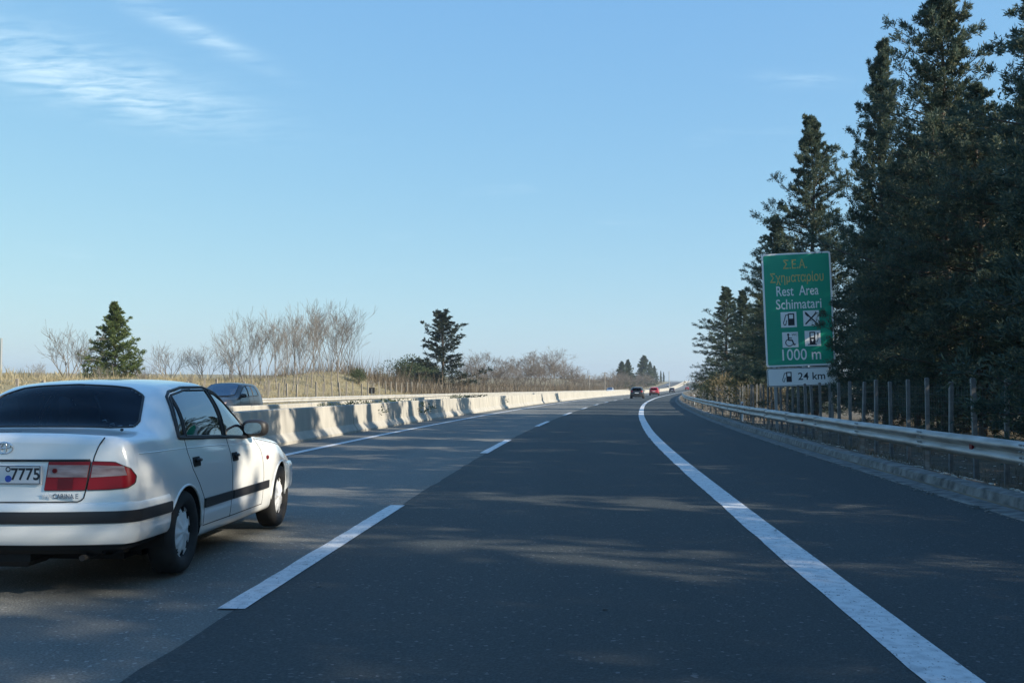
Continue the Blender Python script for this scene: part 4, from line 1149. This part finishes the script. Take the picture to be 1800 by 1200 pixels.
    ell = lambda cy, cz, a, b: [(xe, cy + a * math.cos(t), cz + b * math.sin(t)) for t in [k * 2 * math.pi / 40 for k in range(41)]]
    for q in (ell(0, .955, .056, .037), ell(0, .970, .042, .017), ell(0, .955, .017, .034)): em.tube(q, .0042, 6, cap=False)
    em.build('emblem', M['chrome'], root, shade=180)
    for y in (.36, -.36): seat(root, 1.02, y)
    seat(root, .12, 0, 1.16, .96, False)
    d = MB(); d.box((-.15, 0, .955), (.42, 1.2, .03)); d.box((1.72, 0, .86), (.4, 1.3, .2), bev=.06); d.build('dashboard', M['interior'], root)
    wheels(root, c, .185, .745, 9)
    return root
white_sedan()

# ---- the other cars: one builder, two outlines
HATCH = dict(x0=-.78, x1=3.42, wb=2.60, Ra=.36, wheel_r=.325, zbot=.22, belt_min=.93, side_y=.40, bow=.12, bowf=.30, fillet=.10, roof_r=.09,
             lean=[(0, 0), (.6, 0), (.95, .05), (1.5, .38)], leanf=[(0, 0), (.6, 0), (.9, .12)],
             tab=dict(wm=[(-.78, .85), (0, .89), (2.4, .89), (3.42, .84)], wb=[(-.78, .78), (0, .83), (1.6, .83), (2.4, .80), (3.42, .70)],
                      zb=[(-.78, 1.02), (.3, 1.0), (1.5, .965), (2.2, .93), (2.8, .87), (3.42, .75)],
                      we=[(-.78, .60), (0, .62), (1.0, .62), (1.6, .66), (2.1, .72), (3.42, .64)],
                      ze=[(-.78, 1.40), (0, 1.45), (.8, 1.47), (1.15, 1.44), (1.5, 1.28), (1.9, 1.06), (2.15, .965), (2.8, .91), (3.42, .77)],
                      zt=[(-.78, 1.44), (0, 1.49), (.8, 1.51), (1.15, 1.48), (1.5, 1.32), (1.9, 1.10), (2.15, .995), (2.8, .945), (3.42, .79)]))
def hatchback(name, X, z, towards, paintm, label, holes=5, step=.05, scale=1.0, cat='car', group=None, glass_m='glass'):
    h = heading(z); root = empty(name, road(X, z, .012), R(90) + h + (math.pi if towards else 0), label, cat, group); root.scale = (scale,) * 3
    c = Car(HATCH)
    rearq = dict(bot=[(-.05, 1.02), (.50, 1.0)], top=[(.10, 1.36), (.50, 1.395)], lef=[(-.05, 1.02), (.10, 1.36)], rig=[(.50, 1.0), (.50, 1.395)])
    mid = dict(bot=[(.54, 1.0), (.98, .99)], top=[(.54, 1.395), (.98, 1.39)], lef=[(.54, 1.0), (.54, 1.395)], rig=[(.98, .99), (.98, 1.39)])
    fro = dict(bot=[(1.03, .99), (1.78, .975)], top=[(1.03, 1.388), (1.2, 1.34), (1.74, 1.05)], lef=[(1.03, .99), (1.03, 1.388)], rig=[(1.78, .975), (1.74, 1.05)])
    wind = dict(bot=[(1.93, -.64), (2.06, -.4), (2.1, 0), (2.06, .4), (1.93, .64)], top=[(1.24, -.55), (1.19, -.3), (1.18, 0), (1.19, .3), (1.24, .55)], lef=[(1.93, -.64), (1.24, -.55)], rig=[(1.93, .64), (1.24, .55)])
    back = dict(bot=[(-.60, 1.02), (.60, 1.02)], top=[(-.52, 1.33), (.52, 1.33)], lef=[(-.60, 1.02), (-.52, 1.33)], rig=[(.60, 1.02), (.52, 1.33)])
    shrink = lambda P, k=.95: [tuple(np.mean(P, axis=0) + (np.array(p) - np.mean(P, axis=0)) * k) for p in P]
    c.body(paintm, root, step, [shrink(outline(**q)) for q in (rearq, mid, fro)], [shrink(outline(**wind))], [shrink(outline(**back), .9)])
    c.patch(coons(**wind, nu=14, nv=8), c.top, M[glass_m], 'windscreen', root, .012)
    c.patch(coons(**back, nu=14, nv=8), c.rear, M['glass_rear'], 'rear_window', root, .012)
    for sd in (1, -1):
        fn = lambda x, zz, o, sd=sd: c.side(x, zz, sd, o); rn = lambda y, zz, o, sd=sd: c.rear(sd * y, zz, o); fn2 = lambda y, zz, o, sd=sd: c.front(sd * y, zz, o)
        for q, nm in ((rearq, 'quarter_window'), (mid, 'rear_door_window'), (fro, 'front_door_window')):
            c.patch(coons(**q, nu=10, nv=6), fn, M[glass_m], nm, root, .008)
            t = MB(); t.tube([fn(p[0], p[1], .006) for p in dense(outline(**q), 40)], .016, 5, cap=False); t.build('window_seal', M['black_plastic'], root, shade=180)
        mirror(root, c, 1.72, 1.02, sd, M['black_plastic'])
        k = [(.52, .84), (.80, .86), (.56, 1.0), (.78, 1.0)]
        c.patch(coons(k[:2], k[2:], [k[0], k[2]], [k[1], k[3]], 8, 4), rn, M['red_lens'], 'tail_lamp', root, .014, .02)
        k = [(.48, .66), (.74, .70), (.50, .76), (.74, .80)]
        c.patch(coons(k[:2], k[2:], [k[0], k[2]], [k[1], k[3]], 8, 4), fn2, M['clear_lens'], 'headlamp', root, .014, .02)
        for path in ([(.50, .98), (.5, .6), (.46, .3)], [(1.0, .98), (1.02, .6), (1.0, .3)], [(1.82, .95), (1.95, .7), (1.93, .3)]):
            t = MB(); t.tube([fn(p[0], p[1], -.001) for p in dense(path, 12, False)], .006, 4); t.build('door_gap', M['well'], root)
    t = MB(); t.tube([c.top(p[0], p[1], .006) for p in dense(outline(**wind), 50)], .014, 5, cap=False); t.build('window_seal', M['black_plastic'], root, shade=180)
    xr = c.rear(0, .72, 0).x; p = MB(); p.box((xr - .02, 0, .72), (.02, .52, .115)); p.build('number_plate', M['plate'], root)
    G = coons([(-.74, .27), (.74, .27)], [(-.76, .50), (.76, .50)], [(-.74, .27), (-.76, .50)], [(.74, .27), (.76, .50)], 14, 3)
    c.patch(G, c.rear, M['black_plastic'], 'rear_bumper', root, .03, .04)
    G = coons([(-.55, .32), (.55, .32)], [(-.5, .62), (.5, .62)], [(-.55, .32), (-.5, .62)], [(.55, .32), (.5, .62)], 10, 4)
    c.patch(G, c.front, M['black_plastic'], 'grille', root, .02, .03)
    for y in (.37, -.37): seat(root, .95, y, .48, 1.08)
    seat(root, .0, 0, 1.2, 1.02, False)
    b = MB(); b.box((1.2, 0, .22), (3.0, 1.2, .08)); b.build('underbody', M['well'], root)
    wheels(root, c, .205, .79, holes)
    return root
def paint_mat(n, c): return material(n, c, .35, coat=.5)
GREY = paint_mat('grey_car_paint', (.03, .031, .032)); BLACK = paint_mat('black_car_paint', (.012, .013, .016)); RED = paint_mat('red_car_paint', (.34, .012, .022)); SILVER = paint_mat('silver_car_paint', (.5, .5, .5))  # grey paint darkened so its colour also carries tree shade on the oncoming car
DARK_BLUE = paint_mat('dark_blue_car_paint', (.015, .02, .04))
hatchback('oncoming_car', -14.55, 41.5, True, GREY, 'grey oncoming car behind the median, above the sedan bonnet', step=.03, scale=1.03)
hatchback('black_car', -.62, 139.5, False, BLACK, 'black car driving ahead, nearest one in front in the right lane', group='cars ahead')
hatchback('red_car', -.55, 200, False, RED, 'red car ahead between the black car and the dark blue one', step=.08, scale=1.03, group='cars ahead')
hatchback('dark_car', -.9, 330, False, DARK_BLUE, 'small dark blue car ahead beyond the nearer red car', step=.1, group='cars ahead')
hatchback('red_car', .6, 465, False, RED, 'tiny red car farthest ahead at the foot of the rise', step=.1, group='cars ahead')
hatchback('oncoming_car', -13.2, 254, True, SILVER, 'silver oncoming car far off above the sunlit median barrier', step=.1)
hatchback('oncoming_car', -14.5, 640, True, SILVER, 'tiny pale oncoming car coming down the distant rise', step=.12)
hatchback('distant_car', -.6, 840, False, BLACK, 'tiny dark car at the crest of the road', step=.12)

# ------------------------------------------------------------------ rest area sign
def rest_area_sign():
    z = 41.5; X = 7.85
    base = ground_at(X, z); root = empty('road_sign', base, 0, 'tall green rest area sign with white plate below, half hidden by conifers', 'sign')
    root.rotation_euler = (0, -R(2.0), -R(4))
    B = 1.35 + 4.0 / 44.6 - base.z + .0        # underside of the plate above the ground
    W, H, w2, h2 = 2.62, 4.42, 2.66, .72
    def rr_poly(cx, cz, w, h, r, y):
        P = []
        for qx, qz, a0 in ((1, 1, 0), (-1, 1, 90), (-1, -1, 180), (1, -1, 270)):
            for k in range(5):
                a = R(a0 + 22.5 * k); P.append((cx + qx * (w / 2 - r) + r * math.cos(a), y, cz + qz * (h / 2 - r) + r * math.sin(a)))
        return P
    def slab(name, mat, cx, cz, w, h, r, y, t, parent):
        m = MB(); f = rr_poly(cx, cz, w, h, r, y); b = rr_poly(cx, cz, w, h, r, y + t); n = len(f)
        m.add(f + b, [tuple(range(n))[::-1], tuple(range(n, 2 * n))] + [(i, (i + 1) % n, (i + 1) % n + n, i + n) for i in range(n)])
        return m.build(name, mat, parent, fix=True)
    cz1 = B + h2 + .05 + H / 2; cz2 = B + h2 / 2
    panel = slab('sign_panel', M['sign_white'], 0, cz1, W, H, .09, 0, .05, root)
    slab('green_field', M['sign_green'], 0, cz1, W - .13, H - .13, .06, -.004, .003, panel)
    plate = slab('distance_plate', M['sign_white'], .03, cz2, w2, h2, .09, 0, .05, root)
    edge = slab('plate_border', M['ink'], .03, cz2, w2 - .03, h2 - .03, .08, -.003, .002, plate)
    slab('plate_field', M['sign_white'], .03, cz2, w2 - .075, h2 - .075, .065, -.006, .002, plate)
    for x in (-1.0, 0.12, 1.1):
        p = MB(); p.box((x, .10, (B + h2 + H) / 2 - .5), (.10, .10, B + h2 + H - 1.0), bev=.01); p.box((x, .10, .02), (.3, .3, .1)); p.build('post', M['sign_back'], root)
    for hh in (.3, 1.4, 2.6, 3.9):
        p = MB(); p.box((0, .062, B + h2 + hh), (W - .2, .02, .09)); p.build('rail', M['sign_back'], panel)
    S = 1 / 44.6                                    # picture rows to metres
    def at(dx, dy): return (dx * S, cz1 + H / 2 - dy * S)      # dx from the centre line, dy from the top edge
    def write(s, size, width, x, zc, mat, name, parent, bold=.004, y=-.010):
        o = link(name, text_mesh(s, size, mat, width=width, bold=bold), parent); o.matrix_local = Matrix.Translation((x, y, zc)) @ Matrix.Rotation(R(90), 4, 'X'); return o
    for s, size, wd, dx, dy, mt in (('Σ.Ε.Α.', .48, .90, -2, 21, 'sign_yellow'), ('Σχηματαρίου', .50, 2.02, 0, 44, 'sign_yellow'), ('Rest  Area', .55, 1.60, 0, 67, 'sign_white'),
                                    ('Schimatari', .55, 1.72, 1, 90, 'sign_white'), ('1000 m', .62, 1.46, 2, 178, 'sign_white')):
        x, zc = at(dx, dy); write(s, size, wd, x, zc, M[mt], 'lettering', panel)
    # pictograms
    def flat(polys, name, parent, ox, oz, k, mat, y):
        m = MB()
        for P in polys: m.poly([(ox + a * k, y, oz + b * k) for a, b in P])
        return m.build(name, mat, parent)
    circ = lambda cx, cy, r, n=16, a0=0, a1=360: [(cx + r * math.cos(R(a0 + (a1 - a0) * i / n)), cy + r * math.sin(R(a0 + (a1 - a0) * i / n))) for i in range(n + (0 if a1 - a0 == 360 else 1))]
    def stroke(P, w):
        out = []
        for a, b in zip(P[:-1], P[1:]):
            d = Vector((b[0] - a[0], b[1] - a[1])).normalized(); n = Vector((-d.y, d.x)) * w / 2; e = d * w * .3
            out.append([(a[0] + n.x - e.x, a[1] + n.y - e.y), (b[0] + n.x + e.x, b[1] + n.y + e.y), (b[0] - n.x + e.x, b[1] - n.y + e.y), (a[0] - n.x - e.x, a[1] - n.y - e.y)])
        return out
    pump = [[(-.05, -.38), (.36, -.38), (.36, .06), (-.05, .06)], [(-.05, .06), (.03, .06), (.03, .40), (-.05, .40)], [(.28, .06), (.36, .06), (.36, .40), (.28, .40)], [(.03, .32), (.28, .32), (.28, .40), (.03, .40)]] \
        + stroke([(-.05, .30), (-.18, .30), (-.24, .10), (-.34, -.20), (-.30, -.34), (-.20, -.34), (-.14, -.05)], .05)
    cutlery = stroke([(-.36, -.36), (.30, .30)], .09) + stroke([(.36, -.36), (-.20, .20)], .09) + [[(-.40, .42), (-.30, .40), (-.12, .20), (-.22, .10), (-.36, .26)]] + stroke([(.30, .30), (.40, .34)], .05) + stroke([(.26, .32), (.32, .42)], .05)
    chair = [circ(-.12, .34, .075)] + stroke([(-.12, .24), (-.10, -.02), (.12, -.04), (.22, -.32), (.30, -.30)], .085) + stroke([(-.10, .12), (.10, .10)], .06) + \
        stroke([(-.06 + .24 * math.cos(R(a)), -.18 + .22 * math.sin(R(a))) for a in range(110, 330, 18)], .055)
    charger = [[(-.2, -.36), (.16, -.36), (.16, .06), (-.2, .06)], [(-.2, .06), (-.13, .06), (-.13, .42), (-.2, .42)], [(.09, .06), (.16, .06), (.16, .42), (.09, .42)], [(-.13, .35), (.09, .35), (.09, .42), (-.13, .42)], [(-.32, -.42), (.24, -.42), (.24, -.36), (-.32, -.36)]] \
        + stroke([(.16, -.20), (.26, -.24), (.32, -.1), (.33, .2)], .04) + [[(.28, .2), (.39, .2), (.36, .36), (.30, .36)]]
    for dx, dy, pic, lab in ((-17, 116, pump, 'fuel pump pictogram'), (21, 115, cutlery, 'crossed cutlery pictogram'), (-16, 151, chair, 'wheelchair toilet pictogram'), (22, 150, charger, 'charging pump pictogram')):
        x, zc = at(dx, dy); t = slab('pictogram_tile', M['sign_white'], x, zc, .60, .60, .01, -.012, .006, panel); t['label'] = lab
        flat(pic, 'pictogram', t, x, zc, .60, M['ink'], -.0135)
        if pic is chair: write('WC', .13, .22, x + .17, zc + .19, M['ink'], 'lettering', t, .001, -.0135)
        if pic is charger: flat([[(-.10, -.06), (.06, -.06), (-.02, -.26)]], 'pictogram', t, x, zc, .60, M['sign_white'], -.0148)
    flat(pump, 'pictogram', plate, -.55, cz2, .50, M['ink'], -.0075)
    write('24 km', .40, 1.02, .38, cz2, M['ink'], 'lettering', plate, .004, -.0075)
rest_area_sign()

# ------------------------------------------------------------------ poles and small roadside things
def pole(X, z, h, r, label, arms=False):
    root = empty('utility_pole', ground_at(X, z), 0, label, 'pole')
    m = MB(); m.tube([(0, 0, -.5), (0, 0, h)], [r * 1.3, r], 8); m.build('shaft', M['post_wood'] if arms else M['sign_back'], root, shade=60)
    if arms:
        a = MB(); a.box((0, 0, h - .3), (1.7, .14, .14)); a.build('crossarm', M['post_wood'], root)
        for x in (-.7, 0, .7):
            i = MB(); i.tube([(x, 0, h - .23), (x, 0, h + .05)], .05, 6); i.build('insulator', M['sign_back'], root)
def col_at(x, z):
    t = math.atan((x - 900) / 1850) - PSI
    return z * math.tan(t) - float(shift(z))
pole(col_at(1036, 330), 330, 5.2, .13, 'left one of two small utility poles on the far skyline', True)
pole(col_at(1063, 330), 330, 6.4, .13, 'right, taller one of two utility poles on the far skyline', True)
pole(col_at(1176, 520), 520, 9.0, .16, 'pale slim pole beside the distant opposite road')
pole(col_at(1.5, 70), 70, 2.9, .07, 'grey pole cut by the left edge of the picture')
def small_sign():
    z = px(654, -23.5); root = empty('roadside_marker', ground_at(-23.5, z), 0, 'small dark sign back standing at the stake fence', 'sign')
    m = MB(); m.tube([(0, 0, -.2), (0, 0, 1.2)], .03, 8); m.build('post', M['sign_back'], root)
    b = MB(); b.box((0, 0, 1.0), (.55, .03, .55), bev=.01); b.build('panel', M['well'], root)
small_sign()
def delineator(z, label):
    root = empty('delineator_post', ground_at(5.75, z), 0, label, 'post', 'thin white posts behind the guard rail')
    m = MB(); m.box((0, 0, .35), (.09, .05, .9), bev=.015); m.build('stake', M['sign_white'], root)
    b = MB(); b.box((0, -.028, .68), (.05, .01, .12)); b.build('reflector', M['dark_red_lens'], root)
delineator(44, 'thin white post under the guard rail below the sign'); delineator(86, 'thin white post behind the guard rail near the bend')

# ------------------------------------------------------------------ far hills and air
def hills():
    m = MB(); P = []
    for r_, (y0, k) in enumerate(((3900, 0), (4200, .6), (4500, 1.0), (4900, .5), (5100, 0))):
        row_ = []
        for i in range(81):
            x = -5000 + i * 125
            hgt = 48 + 26 * mnoise.noise((x * .0011, 2.0, 0)) + 10 * mnoise.noise((x * .005, 5.0, 0))
            row_.append((x, y0, -12 + hgt * k))
        P.append(row_)
    m.grid(P); m.f = [f[::-1] for f in m.f]
    structure(m.build('hills', M['hill'], shade=180))
M['hill'] = material('hill_scrub', (.12, .13, .09), .95, color2=(.08, .095, .07), vscale=.01)
hills()
def haze():
    m = MB(); m.box((0, 2500, 45), (10400, 5800, 130))
    o = m.build('haze', None); o.data.materials.clear()
    mt = bpy.data.materials.new('air'); mt.use_nodes = True; nt = mt.node_tree; nt.nodes.clear()
    out = nt.nodes.new('ShaderNodeOutputMaterial'); v = nt.nodes.new('ShaderNodeVolumePrincipled')
    v.inputs['Color'].default_value = (.80, .90, 1.0, 1); v.inputs['Density'].default_value = .00022; v.inputs['Anisotropy'].default_value = .2
    nt.links.new(v.outputs[0], out.inputs['Volume']); o.data.materials.append(mt)
    o['label'] = 'pale air haze over the whole landscape'; o['category'] = 'haze'; stuff(o)
haze()
